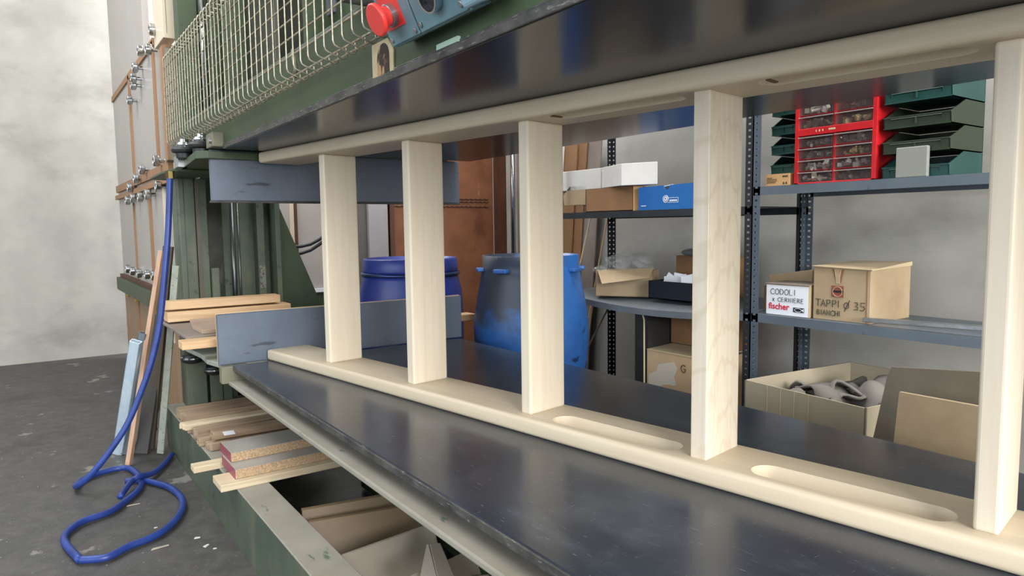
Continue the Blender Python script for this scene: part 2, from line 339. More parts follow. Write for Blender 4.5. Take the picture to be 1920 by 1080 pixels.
# upper web plates with dark uprights and an opening
for a_, c_, y_ in ((-1.0, -.30, .29), (.42, 1.35, .34), (1.72, X1, .34)): MB().box(a_, c_, y_, y_ + .02, 1.652, 2.6).build('upper_web', green_dk, press)
for x, w in ((-.68, .05), (-.42, .03), (.62, .04), (1.02, .04), (1.5, .05), (2.1, .05), (2.6, .05)): MB().box(x, x + w, .12, .29, 1.652, 2.6).build('upper_stiffener', green_dk, press)
for x in (-.33, .06, .40): MB().box(x, x + .06, .2, .3, 1.652, 2.6).build('upper_guide_bar', oily, press)
MB().box(at(505, 60, 'y', .9).x, at(556, 60, 'y', .9).x, .9, .93, at(530, 103, 'y', .9).z, 3.0).build('inner_board', panel_cream, press)
MB().box(at(556, 60, 'y', .95).x, at(604, 60, 'y', .95).x, .95, .97, 1.7, 3.0).build('inner_board_dark', mat('dark_taupe_panel', '6b5a4a', .6), press)
MB().prism([(.62, .20, 1.655), (1.35, .20, 1.655), (1.0, .20, 2.2), (.72, .20, 2.6), (.62, .20, 2.6)], (0, .02, 0)).build('gusset_plate', green_dk, press)
for x in (-.98, -.52): MB().cyl((x, .16, 1.655), (x, .16, 2.8), .02).build('piston_rod', chrome, press, smooth=True)
# column
cx = -1.05
b = MB()
b.prism([(cx - .16, .008, .2), (cx - .012, .003, .2), (cx, .012, .2), (cx, .088, .2), (cx - .012, .094, .2), (cx, .114, .2), (cx, .148, .2), (cx - .30, .148, .2), (cx - .30, .03, .2)], (0, 0, 1.228))
b.build('column', green, press, bevel=.003)
MB().box(cx - .12, cx, .058, .148, 1.47, 2.8).build('upper_column', green_dk, press, bevel=.003)
MB().box(cx - .32, cx - .14, .148, .535, .2, 2.7).build('column_web', green, press)
MB().box(cx - .004, cx + .0015, .036, .039, .2, 1.42).build('column_groove', oily, press)
MB().box(cx - .001, cx + .002, .092, .114, .2, 1.42).build('column_oil_streak', mat('oily_brown_streak', '4b4436', .35, col2='5c5a48', scale=9, stretch=(1, 1, .2)), press)
MB().box(cx - .14, cx - .06, .415, .455, .2, 2.7).build('column_rear_rib', green, press, bevel=.003)
MB().box(cx - .14, cx, .50, .527, .2, 2.7).build('column_rear_rib', green, press, bevel=.003)
MB().box(cx - .139, cx - .132, .148, .25, .2, 2.6).build('column_recess_shade', oily, press)  # dark sheet standing in for the shade inside the column recess
MB().box(cx - .058, cx - .055, .42, .452, .83, .96).build('type_plate', layered('engraved_plate', '6f7164', '7d7f70', [('2a2b26', 60, (1, 1, 1), .55, .03, .9)], rough=.4, scale=20), press)
MB().cyl((cx - .02, .275, .25), (cx - .02, .275, 1.5), .012).build('guide_rod', dull_rod, press, smooth=True)
MB().cyl((cx - .02, .305, .25), (cx - .02, .305, 1.5), .006).build('guide_rod', dull_rod, press, smooth=True)
MB().prism([(cx - .02, .527, .4), (cx - .02, .80, .4), (cx - .02, .738, .754), (cx - .02, .527, 1.292)], (-.02, 0, 0)).build('column_gusset', green_dk, press)
MB().box(cx, cx + .03, .150, .188, .2, .96).build('column_key', green, press, bevel=.003)
# base beam
b = MB(); b.box(-1.2, X1, -.08, -.06, 0, .222).box(-1.2, X1, .02, .033, 0, .222)
b.build('base_beam_side', green, press)
MB().box(-1.2, X1, -.0805, .033, .218, .2245).build('base_beam_top', dust_green, press, bevel=.003)
MB().box(-1.2, -1.18, -.08, .9, 0, .222).build('base_end_plate', green, press)
MB().box(-1.18, X1, .033, .55, .001, .006).build('base_pan', oily, press)
# pads: plate and rubber springs at the end of the upper beam
pz = 1.455
MB().prism([(-.06, -.045, 1.44), (-.06, .30, 1.44), (-1.05, .30, 1.44), (-1.05, .0, 1.44), (-.79, -.028, 1.44), (-.10, -.082, 1.44)], (0, 0, .03)).build('pad_plate', green_dk, press, bevel=.002)
MB().prism([(-1.24, -.087, 1.428), (-.86, -.097, 1.428), (-.6, -.085, 1.428), (-.6, .1, 1.428), (-1.3, .1, 1.428)], (0, 0, .011)).build('pad_plate_lower', green_dk, press, bevel=.002)
def spring_pad(x, y, z, s=1.0):
    p = MB().lathe((x, y, z), (0, 0, 1), [(.035 * s, 0), (.036 * s, .02), (.052 * s, .024), (.056 * s, .034), (.05 * s, .044), (.034 * s, .05)], 40).build('rubber_pad', rubber, press, smooth=False, bevel=.001)
    MB().lathe((x, y, z + .05), (0, 0, 1), [(.032 * s, 0), (.034 * s, .006), (.028 * s, .016), (.02 * s, .018), (.02 * s, .03), (.012 * s, .032)], 32).build('pad_cap', chrome, p)
    return p
spring_pad(-.42, -.062, 1.47, .95); spring_pad(-.20, -.035, 1.47, 1.0)
MB().box(-.60, -.50, -.075, -.03, 1.44, 1.49).build('pad_shim', zinc, press)
for x, y, z in ((-.95, .02, .478), (-.95, .125, .405)):
    p = MB().lathe((x, y, z), (0, 0, 1), [(.02, 0), (.045, .008), (.056, .022), (.05, .03), (.045, .045), (.02, .05)], 36).build('lower_spring', rubber, press)
    MB().lathe((x, y, z + .026), (0, 0, 1), [(.057, 0), (.057, .008), (.04, .014)], 36).build('spring_washer', chrome, p)
MB().prism([(-.60, -.07, .60), (-.36, -.052, .60), (-.20, -.060, .60), (-.07, -.035, .60), (-.07, .4, .60), (-.62, .4, .60)], (0, 0, .020)).build('lower_pad_plate', speck_green, press, bevel=.003)
MB().box(-1.02, -.95, -.01, .085, .0, .48).build('lower_pad_post', green, press, bevel=.003)
q_ = MB().box(-1.02, -.95, .10, .208, .0, .407).build('lower_pad_post', green, press, bevel=.003)
MB().box(-.9505, -.949, .158, .163, .0, .40).build('post_seam', oily, q_)
# wire guard
CY = -.08; g = MB()
xs = [1.542 - .0535 * k for k in range(43)]
gr = MB()
for x in xs:
    z0, z1 = 1.557, 1.957
    g.tube([(x, -.028, z0 + .016), (x, -.026, z0 - .004), (x, -.029, z0 - .010), (x, -.036, z0 - .012), (x, CY + .010, z0 - .001), (x, CY + .003, z0 + .003), (x, CY, z0 + .012), (x, CY, z1 - .014), (x, CY + .004, z1 - .004), (x, CY + .014, z1), (x, -.022, z1), (x, -.02, z1 - .03)], .0022, 6)
for k in range(9):
    z = 1.597 + .0435 * k
    gr.tube([(1.545, CY + .005, z), (xs[-1], CY + .005, z)], .0023, 6)
for y in (-.032, -.055):
    for z in (1.553 if y > -.04 else 1.5565, 1.953): gr.tube([(1.545, y, z), (xs[-1], y, z)], .0025, 6)
cage = g.build('wire_guard', wire, press, smooth=True)
gr.build('guard_cross_wire', wire_rusty, cage, smooth=True)
# clamp bracket and rod behind the guard
q = MB().box(1.255, 1.30, -.045, -.035, 1.655, 1.745).build('guard_bracket', mat('grey_bracket', '4c4d55', .5), press, bevel=.003)
MB().cyl((1.27, -.07, 1.715), (1.27, -.04, 1.715), .014).build('bracket_bolt', black, q)
MB().cyl((1.28, -.02, 1.70), (1.62, -.02, 1.59), .013).build('guard_rod', rubber, press, smooth=True)
MB().tube([(.91, -.012, 1.655), (.94, -.022, 1.63), (.95, -.02, 1.60), (.93, -.016, 1.578)], .006, 8).build('guard_hook', wire_rusty, press, smooth=True)
# control box, its face tilted downwards
P0 = at(737, 92, 'y', -.045); ex = Vector((1, 0, 0)); ev = Vector((0, -.43, .903)).normalized(); en = ex.cross(ev).normalized()
if en.y > 0: en = -en
wbox = at(921, 12, 'y', P0.y).x - P0.x
m1, m2 = .120, .285
ctl = MB().obox(P0, ex, ev, en, 0, m2, 0, .26, -.05, -.004).build('control_box', ctl_blue, press, bevel=.003)
MB().obox(P0, ex, ev, en, .004, m1 - .002, .003, .256, -.004, .001).build('button_plate', ctl_blue, ctl, bevel=.002)
MB().obox(P0, ex, ev, en, m1 + .002, m2 - .002, .003, .256, -.004, .001).build('switch_plate', ctl_blue, ctl, bevel=.002)
MB().obox(P0, ex, ev, en, m2 + .004, wbox, .004, .26, -.06, .016).build('control_cover', ctl_light, ctl, bevel=.008, seg=3)
MB().obox(P0, ex, ev, en, wbox - .01, wbox + .03, .01, .05, -.06, -.02).build('cable_gland', black, ctl, bevel=.006)
def on(a, b, c=0): return P0 + ex * a + ev * b + en * c
MB().obox(P0, ex, ev, en, .018, .086, .030, .16, .001, .003).build('red_back_plate', red, ctl)
c0 = on(.054, .055)
btn = MB().lathe(c0, en, [(.021, .002), (.021, .014), (.0195, .015)], 32).build('emergency_button', zinc, ctl, smooth=False)
MB().lathe(c0, en, [(.018, .014), (.0195, .022), (.026, .030), (.030, .035), (.030, .040), (.028, .042)], 40).build('button_head', red, btn, smooth=False, bevel=.001)
c1 = on(m1 + .085, .048)
sw = MB().lathe(c1, en, [(.026, .001), (.026, .018), (.0225, .018), (.0225, .004), (.001, .004)], 36).build('switch_ring', chrome, ctl)
MB().lathe(c1, en, [(.0222, .0045), (.0222, .007)], 30).build('switch_socket', black, sw)
for a, bb in ((m1 - .013, .012), (m1 + .012, .016), (m2 - .014, .016), (.014, .014)):
    MB().lathe(on(a, bb), en, [(.0055, .001), (.0055, .0035), (.004, .004)], 16).build('cover_screw', zinc, ctl)

la, lb_ = at(818, 93, 'y', -.006), at(858, 78, 'y', -.006)
MB().box(la.x, lb_.x, -.006, .0, 1.4885, 1.4985).build('pale_green_spacer', mat('pale_green_spacer', '9fb8a5', .6), press)
# picture card stuck to the bolster
cw = thing('picture_card', (1.455, -.003, 1.49), 'small arch-window picture card stuck on the green beam beside the red button', 'card')
cA, cB, cC, cD, cE = at(697, 86, 'y', -.004), at(726, 71, 'y', -.004), at(737, 91, 'y', -.004), at(737, 133, 'y', -.004), at(699, 147, 'y', -.004)
MB().prism([cA, cB, cC, cD, cE], (0, .003, 0)).build('card_paper', layered('card_paper', 'b3a483', 'c2b391', [], rough=.7, scale=4), cw)
cc = at(719, 140, 'y', -.0046); aw = .030; pts = [cc + Vector((-aw, 0, 0)), cc + Vector((aw, 0, 0))]
for k in range(0, 13):
    t = math.pi * k / 12; pts.append(cc + Vector((aw * math.cos(t), 0, .036 + .030 * math.sin(t))))
MB().prism(pts, (0, .0005, 0)).build('card_picture', layered('card_picture', '1b1210', '2c1c16', [('b98c62', 38, (1, 1, .6), .51, .06, .9), ('6d2b1e', 30, (1, 1, 1), .6, .05, .8)], rough=.4, scale=20, bump=0), cw)

# ------------------------------------------------------------ ladder
LO = Vector((-.02992, .1393, 0)); LX = Vector((math.cos(TH), math.sin(TH), 0)); LY = Vector((-math.sin(TH), math.cos(TH), 0)); LZ = Vector((0, 0, 1))
lad = thing('wooden_ladder', (1.2, .4, ZT), 'pale poplar ladder frame with flat rungs standing between the black press plates', 'ladder')
RW, RTK, RLEN = .183, .0437, 3.35
def rail(z0, slot_side):
    b = MB().obox(LO + LZ * z0, LX, LY, LZ, 0, RLEN, 0, RW, 0, RTK)
    o = b.build('rail', pop_x, lad, bevel=.011, seg=4)
    o.modifiers['bevel'].angle_limit = math.radians(30)
    zs = z0 + (RTK if slot_side > 0 else 0)
    R = .041; hw = .037; dz = math.sqrt(R * R - hw * hw)
    for a0, a1 in ((1.56, 1.93), (2.10, 2.46), (2.62, 2.98)):
        cut = bmesh.new(); ring = []
        nseg = 24
        # capsule: hemisphere, cylinder, hemisphere along the rail
        prof = [(-math.cos(t) * R, math.sin(t) * R) for t in [math.pi / 2 * i / 10 for i in range(11)]]
        st = [(a0 + hw + x * 1.0, r) for x, r in prof] + [(a1 - hw - x * 1.0, r) for x, r in prof[::-1]]
        axis0 = LO + LY * .062 + LZ * (zs + slot_side * dz)
        rings = []
        for a, r in st:
            rings.append([cut.verts.new(axis0 + LX * a + (LY * math.cos(k * 2 * math.pi / nseg) + LZ * math.sin(k * 2 * math.pi / nseg)) * max(r, 1e-4)) for k in range(nseg)])
        for A, B in zip(rings, rings[1:]):
            for k in range(nseg): cut.faces.new([A[k], A[(k + 1) % nseg], B[(k + 1) % nseg], B[k]])
        cut.faces.new(rings[0]); cut.faces.new(rings[-1][::-1])
        bmesh.ops.recalc_face_normals(cut, faces=cut.faces)
        me = bpy.data.meshes.new('cutter'); cut.to_mesh(me); cut.free()
        co = bpy.data.objects.new('cutter', me); COL.objects.link(co)
        md = o.modifiers.new('slot', 'BOOLEAN'); md.operation = 'DIFFERENCE'; md.object = co; md.solver = 'EXACT'
        bpy.context.view_layer.update()
        dg = bpy.context.evaluated_depsgraph_get(); nm = bpy.data.meshes.new_from_object(o.evaluated_get(dg))
        o.modifiers.clear(); o.data = nm; bpy.data.objects.remove(co)
    for p in nm.polygons: p.use_smooth = True
    try:
        nm.set_sharp_from_angle(angle=math.radians(32))
    except Exception: pass
    return o
r1 = rail(ZT, 1); r2 = rail(ZT + .85 - RTK, -1)
RA = [.4299, .9466, 1.461, 1.9736, 2.487, 3.0]
for i, a in enumerate(RA):
    o = MB().obox(LO + LZ * ZT, LX, LY, LZ, a, a + .0367, .0315, .0315 + .1354, RTK - .001, .85 - RTK + .001).build('rung', pop_z2 if i == 3 else pop_z, lad, bevel=.006 if i != 3 else .002, seg=3)
kn = mat('bark_knot', '5f4528', .8)
for a, bb in ((1.58, .05), (2.13, .05)):
    o0 = LO + LX * a + LY * bb + LZ * (ZT + .85 - RTK - .0004)
    MB().obox(o0, LX, LY, LZ, -.004, .004, -.018, .018, -.001, .002).build('bark_mark', kn, r2)

# ------------------------------------------------------------ timber stacked on the press
def plank(name, u, v, ax, val, wx, ly, tz, m_, label, group=None, rot=0, cat='plank', parts=None, bev=.002, taper=0):
    """board lying roughly along Y: (u,v) marks its near right top corner"""
    p = at(u, v, ax, val); c, s = math.cos(rot), math.sin(rot)
    e1 = Vector((-c, -s, 0)); e2 = Vector((-s, c, 0))
    b = MB().obox(p, e1, e2, LZ, 0, wx, 0, ly, -tz, 0)
    o = b.build(name, m_, None, bevel=bev); tag(o, label, cat, group)
    return p, e1, e2, o
G1 = 'offcuts lying across the base beam'
def chipboard(u, v, z, wx, ly, t, label, tapelen=.07):
    p = at(u, v, 'z', z); T = thing('chipboard_panel', (p.x - wx / 2, p.y + ly / 2, z - t), label, 'panel', G1)
    e1 = Vector((-1, 0, 0)); e2 = Vector((-.02, 1, 0)).normalized()
    MB().obox(p, e1, e2, LZ, 0, wx, 0, ly, -t + .001, -.0012).build('core', chip, T)
    MB().obox(p, e1, e2, LZ, 0, wx, 0, ly, -.0012, .0).build('laminate', lam_grey, T)
    MB().obox(p, e1, e2, LZ, 0, wx, 0, ly, -t, -t + .001).build('lower_laminate', edge_dark, T)
    MB().obox(p, e1, e2, LZ, -.0005, wx, -.0015, 0, -t, 0).build('red_tape', film_red, T)
    return p
chipboard(433, 850, .322, .17, .62, .036, 'upper grey chipboard panel with red taped end on the base beam')
chipboard(441, 881, .286, .20, .60, .036, 'lower grey chipboard panel, under the other red taped one')
plank('pale_batten', 414, 911, 'z', .25, .13, .75, .026, pine_pale, 'pale squared batten lowest under the red taped chipboard panels', G1, rot=.0)
plank('square_batten', 363, 877, 'z', .247, .06, .60, .024, pine_pale, 'short square batten end poking out left of the chipboard panels', G1)
def offcut(x, y, z, wx, ly, t, m_, lab, rot=0):
    c, s_ = math.cos(rot), math.sin(rot); e1 = Vector((-c, -s_, 0)); e2 = Vector((-s_, c, 0)); b = MB(); n = 7
    ends = [(k / n, random.uniform(-.012, .012)) for k in range(n + 1)]
    top = [Vector((x, y, z)) + e1 * (wx * a) + e2 * d for a, d in ends] + [Vector((x, y, z)) + e1 * wx + e2 * ly, Vector((x, y, z)) + e2 * ly]
    o = b.prism(top, (0, 0, -t)).build('timber_offcut', m_, None, bevel=.003); return tag(o, lab, 'offcut', G1)
offcut(-.662, -.073, .275, .235, .60, .048, pine_dull, 'broad dusty board with grey top, rearmost on the base beam')
offcut(-.655, -.068, .283, .035, .55, .05, pine_dull, 'thin raised lath at the near edge of the rearmost dusty board')
offcut(-.535, -.106, .268, .075, .62, .026, pine_pale, 'whitish rough batten across the base beam, next to the rearmost board', .01)
offcut(-.545, -.08, .241, .06, .55, .016, pine_dull, 'dark brown strip under the whitish rough batten')
offcut(-.40, -.075, .270, .085, .55, .040, pine_dull, 'brown split batten with jagged end in the middle of the stack', .03)
offcut(-.30, -.085, .262, .07, .58, .036, pine_dull, 'torn batten carrying a scrap of white tape', -.02)
offcut(-.20, -.062, .256, .07, .52, .030, pine_dull, 'splintered lath against the red taped chipboard', .02)
offcut(-.235, -.040, .285, .10, .50, .024, pine_dull, 'thin brown slat lying on top of the torn battens', -.04)
tp = at(428, 812, 'z', .286)
tag(MB().obox(tp, (-1, .1, 0), (.1, 1, 0), LZ, -.03, .03, -.02, .025, 0, .0012).build('tape_scrap', white_p), 'small torn scrap of white tape on the thin brown slat', 'tape')

# stack on the end plates, behind the lower end board
G2 = 'planks stacked behind the lower grey end board'
def cross(name, u, v, xval, w, ylen, t, m_, label, rot=0, tilt=0):
    p = at(u, v, 'x', xval); e1 = Vector((-math.cos(rot), -math.sin(rot), 0)); e2 = Vector((-math.sin(rot), math.cos(rot), 0))
    e2 = (e2 + LZ * tilt).normalized(); e3 = e1.cross(e2)
    if e3.z < 0: e3 = -e3
    o = MB().obox(p, e1, e2, e3, 0, w, 0, ylen, -t, 0).build(name, m_, None, bevel=.003)
    return tag(o, label, 'plank', G2)
cross('top_plank', 308, 567, -.84, .10, .56, .040, pine_y, 'short light pine plank topmost behind the grey end board')
cross('knotty_plank', 314, 586, -.825, .12, .60, .050, pine_y, 'knotty pine plank second from the top of its stack')
o = MB().prism([(-.33, -.112, .693), (-.33, .55, .693), (-1.0, .55, .693), (-1.0, -.112, .693)], (0, 0, .012)).build('grey_board', lam_taupe, None, bevel=.002)
tag(o, 'wide thin taupe board sticking out under the pine planks', 'plank', G2)
o = MB().prism([(-.36, -.040, .706), (-.36, .50, .706), (-.80, .50, .706), (-.80, -.010, .706), (-.55, -.045, .706)], (0, 0, .018)).build('pinkish_board', mat('pinkish_board', 'a08a78', .6, col2='ab9684', scale=5), None, bevel=.002)
tag(o, 'pinkish board lying flat on the wide taupe one', 'plank', G2)
p = at(341, 642, 'x', -.14)
cross('long_plank', 341, 642, -.20, .085, 1.42, .034, pine_y, 'long orange pine plank running out behind towards the blue drums', rot=.0)

# boards standing in the pit of the base
G3 = 'boards standing in the pit of the press base'
def standing(name, A, B, z0, t, m_, label, lean=.0):
    A, B = Vector(A), Vector(B); d = (B - A).normalized(); n = Vector((d.y, -d.x, 0)).normalized()
    dn = Vector((n.x * lean, n.y * lean, -1)).normalized(); H = (A.z - z0) / abs(dn.z)
    o = MB().prism([A, B, B + dn * H, A + dn * H], -n * t).build(name, m_, None, bevel=.002)
    return tag(o, label, 'board', G3)
standing('brown_board', at(566, 957, 'z', .20), at(752, 924, 'z', .20), .008, .022, brown_board, 'brown moulded board furthest back in the open pit', .25)
standing('brown_board', at(579, 979, 'z', .185), at(785, 945, 'z', .185), .008, .018, brown_board, 'broad brown board, middle of those in the open pit', .55)
standing('brown_board', at(642, 1042, 'z', .16), at(812, 982, 'z', .185), .008, .012, beige_off, 'pale brown board nearest in the pit with thin upper edge', .65)
def chunk(name, pts, t, m_, label):
    P = [Vector(p) for p in pts]; n = (P[1] - P[0]).cross(P[2] - P[1]).normalized()
    if n.dot(CAM - P[0]) < 0: n = -n
    o = MB().prism(P, -n * t).build(name, m_, None, bevel=.003)
    return tag(o, label, 'offcut', 'pale offcuts dropped into the pit')
w0 = at(800, 1018, 'z', .245); w1 = at(826, 1017, 'z', .245); w2 = at(862, 1100, 'z', .235); w3 = at(824, 1100, 'z', .235); w4 = at(783, 1100, 'z', .20)
chunk('pale_offcut', [at(805, 1020, 'z', .245), w1, w2, w3], .02, beige_off, 'upright pale offcut with slanted end in the pit corner')
chunk('pale_offcut', [w0, at(805, 1020, 'z', .245), w3, w4], .02, beige_off, 'narrow pale strip beside the upright offcut in the pit')
chunk('pale_offcut', [at(838, 1049, 'z', .21), at(880, 1029, 'z', .22), at(889, 1038, 'z', .215), at(905, 1082, 'z', .18), at(850, 1095, 'z', .18)], .018, beige_off, 'square pale offcut lying under the dusty flange')
chunk('pale_offcut', [at(752, 1086, 'z', .20), at(790, 1069, 'z', .20), at(790, 1100, 'z', .18), at(752, 1110, 'z', .18)], .016, beige_off, 'pale offcut corner at the near end of the pit, left')
chunk('pale_offcut', [at(886, 1079, 'z', .19), at(917, 1076, 'z', .19), at(922, 1100, 'z', .17), at(886, 1100, 'z', .17)], .016, beige_off, 'small pale offcut edge lowest at the flange')

# ------------------------------------------------------------ drums
d1 = thing('open_drum', (.075, 1.43, 0), 'open grimy blue plastic drum with moulded lugs behind the press', 'drum')
DH = 1.015
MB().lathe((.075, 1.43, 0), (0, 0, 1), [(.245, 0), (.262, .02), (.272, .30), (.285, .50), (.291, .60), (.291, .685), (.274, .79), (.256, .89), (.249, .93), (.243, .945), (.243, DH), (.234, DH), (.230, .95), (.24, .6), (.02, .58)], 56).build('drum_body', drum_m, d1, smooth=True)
for k in range(8):
    t = k * math.pi / 4 + .35; c, s = math.cos(t), math.sin(t); o = Vector((.075 + c * .243, 1.43 + s * .243, .935))
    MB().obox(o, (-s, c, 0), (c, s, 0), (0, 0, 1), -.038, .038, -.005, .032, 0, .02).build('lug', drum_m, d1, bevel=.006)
d2 = thing('lidded_drum', (-.62, 1.11, 0), 'closed violet-blue plastic drum with clamp ring behind the grey end board', 'drum')
MB().lathe((-.62, 1.11, 0), (0, 0, 1), [(.25, 0), (.268, .02), (.29, .3), (.292, .66), (.285, .80), (.268, .88), (.262, .90)], 56).build('drum_body', drum2_m, d2, smooth=True)
MB().lathe((-.62, 1.11, .895), (0, 0, 1), [(.266, 0), (.276, .004), (.276, .016), (.266, .02)], 56).build('clamp_ring', mat('clamp_ring_steel', '3d4a7a', .3, .7), d2, smooth=True)
MB().lathe((-.62, 1.11, .915), (0, 0, 1), [(.262, 0), (.264, .01), (.26, .068), (.254, .076), (.25, .076), (.244, .055), (.02, .055)], 56).build('drum_lid', drum2_m, d2, smooth=True)

# ------------------------------------------------------------ shelving
def upright(b, x, y, sx, sy, z1=2.4, w=.034):
    """slotted angle profile with punched holes (real gaps between the strips)"""
    t = .002
    def strip(o, ea, eb):          # flange of width w along ea, thickness along eb
        b.obox(o, ea, eb, LZ, 0, w * .32, 0, t, 0, z1); b.obox(o, ea, eb, LZ, w * .68, w, 0, t, 0, z1)
        z = 0.0; pitch = .0254 * 1.0; k = 0
        while z < z1:
            hh = .008
            b.obox(o, ea, eb, LZ, w * .32, w * .68, 0, t, z + hh, min(z + pitch, z1)); z += pitch; k += 1
    strip(Vector((x, y, 0)), Vector((sx, 0, 0)), Vector((0, sy, 0)))
    strip(Vector((x, y, 0)), Vector((0, sy, 0)), Vector((sx, 0, 0)))
YF, YB = 1.74, 2.14
uR = thing('metal_shelving_unit', (1.7, 1.94, 0), 'grey slotted-angle shelving unit with hardware bins and marked boxes', 'shelf')
for x, y, sx, sy in ((1.15, YF, 1, 1), (1.135, YB, 1, -1), (2.25, YF, -1, 1), (2.25, YB, -1, -1)):
    b = MB(); upright(b, x, y, sx, sy); b.build('upright', upr_m, uR)
def shelf(parent, x0, x1, z, m_, lip=.032, sag=0, y0=YF, n=12, lift=0):
    b = MB(); t = .002
    for k in range(n):
        a0, a1 = k / n, (k + 1) / n; xa, xb = x0 + (x1 - x0) * a0, x0 + (x1 - x0) * a1
        za = z - sag * math.sin(math.pi * a0); zb = z - sag * math.sin(math.pi * a1)
        for (ya, yb, d0, d1) in ((y0, YB, 0, t), (y0, y0 + t, -lip, 0), (YB - t, YB, -lip, 0)):
            fa, fb = (lift + z - za) * (ya > y0 + .1), (lift + z - zb) * (ya > y0 + .1); ga, gb = (lift + z - za) * (yb > y0 + .1), (lift + z - zb) * (yb > y0 + .1)
            b.hexa([(xa, ya, za + d0 - t + fa), (xb, ya, zb + d0 - t + fb), (xb, yb, zb + d0 - t + gb), (xa, yb, za + d0 - t + ga), (xa, ya, za + d1 - t + fa), (xb, ya, zb + d1 - t + fb), (xb, yb, zb + d1 - t + gb), (xa, yb, za + d1 - t + ga)])
    return b.build('shelf', m_, parent)
for z in (.795, 1.302, 1.95): shelf(uR, 1.153, 2.25, z, shelf_m)
uL = thing('metal_shelving_unit', (.55, 1.94, 0), 'dark metal shelving unit with sagging shelf and cartons behind the ladder', 'shelf')
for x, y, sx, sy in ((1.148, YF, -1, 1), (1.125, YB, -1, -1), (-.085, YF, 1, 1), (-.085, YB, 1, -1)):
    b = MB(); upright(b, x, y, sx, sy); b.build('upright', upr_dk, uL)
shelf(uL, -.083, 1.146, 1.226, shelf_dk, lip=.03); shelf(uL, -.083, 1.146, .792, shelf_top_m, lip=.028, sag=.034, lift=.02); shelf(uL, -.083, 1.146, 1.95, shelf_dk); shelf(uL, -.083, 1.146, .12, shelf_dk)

# ------------------------------------------------------------ boxes
def lines(b, origin, ex_, ez_, strokes, size, r):
    origin, ex_, ez_ = Vector(origin), Vector(ex_), Vector(ez_)
    for st in strokes:
        pts = [origin + ex_ * (x * size) + ez_ * (y * size) for x, y in st]
        b.tube(pts, r, 6)
GL = {'C': [[(.75, .85), (.4, 1), (.08, .75), (0, .4), (.2, .05), (.55, 0), (.8, .15)]],
      'O': [[(.4, 1), (.1, .8), (0, .4), (.2, .03), (.5, 0), (.75, .35), (.75, .75), (.4, 1)]],
      'D': [[(.05, 0), (.05, 1), (.45, .93), (.75, .5), (.5, .08), (.05, 0)]],
      'L': [[(.05, 1), (.05, 0), (.6, 0)]], 'I': [[(.1, 0), (.1, 1)]],
      'x': [[(.0, 0), (.6, .75)], [(.05, .75), (.55, 0)]],
      'E': [[(.6, 1), (.05, 1), (.05, 0), (.62, 0)], [(.05, .52), (.5, .52)]],
      'R': [[(.05, 0), (.05, 1), (.5, .95), (.6, .7), (.4, .5), (.05, .48)], [(.3, .5), (.68, 0)]],
      'N': [[(.05, 0), (.05, 1), (.6, 0), (.6, 1)]],
      'T': [[(0, 1), (.8, 1)], [(.4, 1), (.4, 0)]], 'A': [[(0, 0), (.35, 1), (.7, 0)], [(.12, .38), (.58, .38)]],
      'P': [[(.05, 0), (.05, 1), (.5, .97), (.6, .72), (.4, .48), (.05, .45)]],
      'B': [[(.05, 0), (.05, 1), (.45, .95), (.5, .7), (.05, .52), (.55, .4), (.55, .1), (.05, 0)]],
      'H': [[(.05, 0), (.05, 1)], [(.6, 0), (.6, 1)], [(.05, .5), (.6, .5)]],
      '0': [[(.4, 1), (.05, .75), (.05, .3), (.4, .05), (.75, .3), (.75, .75), (.4, 1)], [(.1, -.35), (.9, 1.35)]],
      '3': [[(.05, .95), (.45, 1), (.5, .7), (.2, .52), (.55, .4), (.5, .08), (0, .05)]],
      '5': [[(.65, 1), (.1, 1), (.08, .55), (.5, .55), (.6, .25), (.35, .0), (0, .05)]],
      'G': [[(.75, .85), (.4, 1), (.05, .75), (0, .4), (.2, .05), (.6, 0), (.75, .2), (.75, .45), (.42, .45)]]}
def write(text, parent, name, o, ex_, ez_, h, r, m_, gap=.95, slant=0):
    b = MB(); x = 0; ex_ = Vector(ex_); ez_ = Vector(ez_)
    for ch in text:
        if ch == ' ': x += .55; continue
        st = [[(px + x + slant * py, py) for px, py in s] for s in GL[ch]]
        lines(b, o, ex_, ez_, st, h, r); x += gap * (.45 if ch == 'I' else 1)
    return b.build(name, m_, parent)
def box_thing(name, x0, x1, y0, y1, z0, z1, m_, label, cat='box', group=None, open_top=False, wall=.004, rot=0):
    T = thing(name, ((x0 + x1) / 2, (y0 + y1) / 2, z0), label, cat, group)
    if open_top:
        b = MB().box(x0, x1, y0, y1, z0, z0 + wall).box(x0, x1, y0, y0 + wall, z0, z1).box(x0, x1, y1 - wall, y1, z0, z1).box(x0, x0 + wall, y0, y1, z0, z1).box(x1 - wall, x1, y0, y1, z0, z1)
        b.build('carton_body', m_, T)
    else: MB().box(x0, x1, y0, y1, z0, z1).build('carton_body', m_, T, bevel=.002)
    return T
SZ = .7955
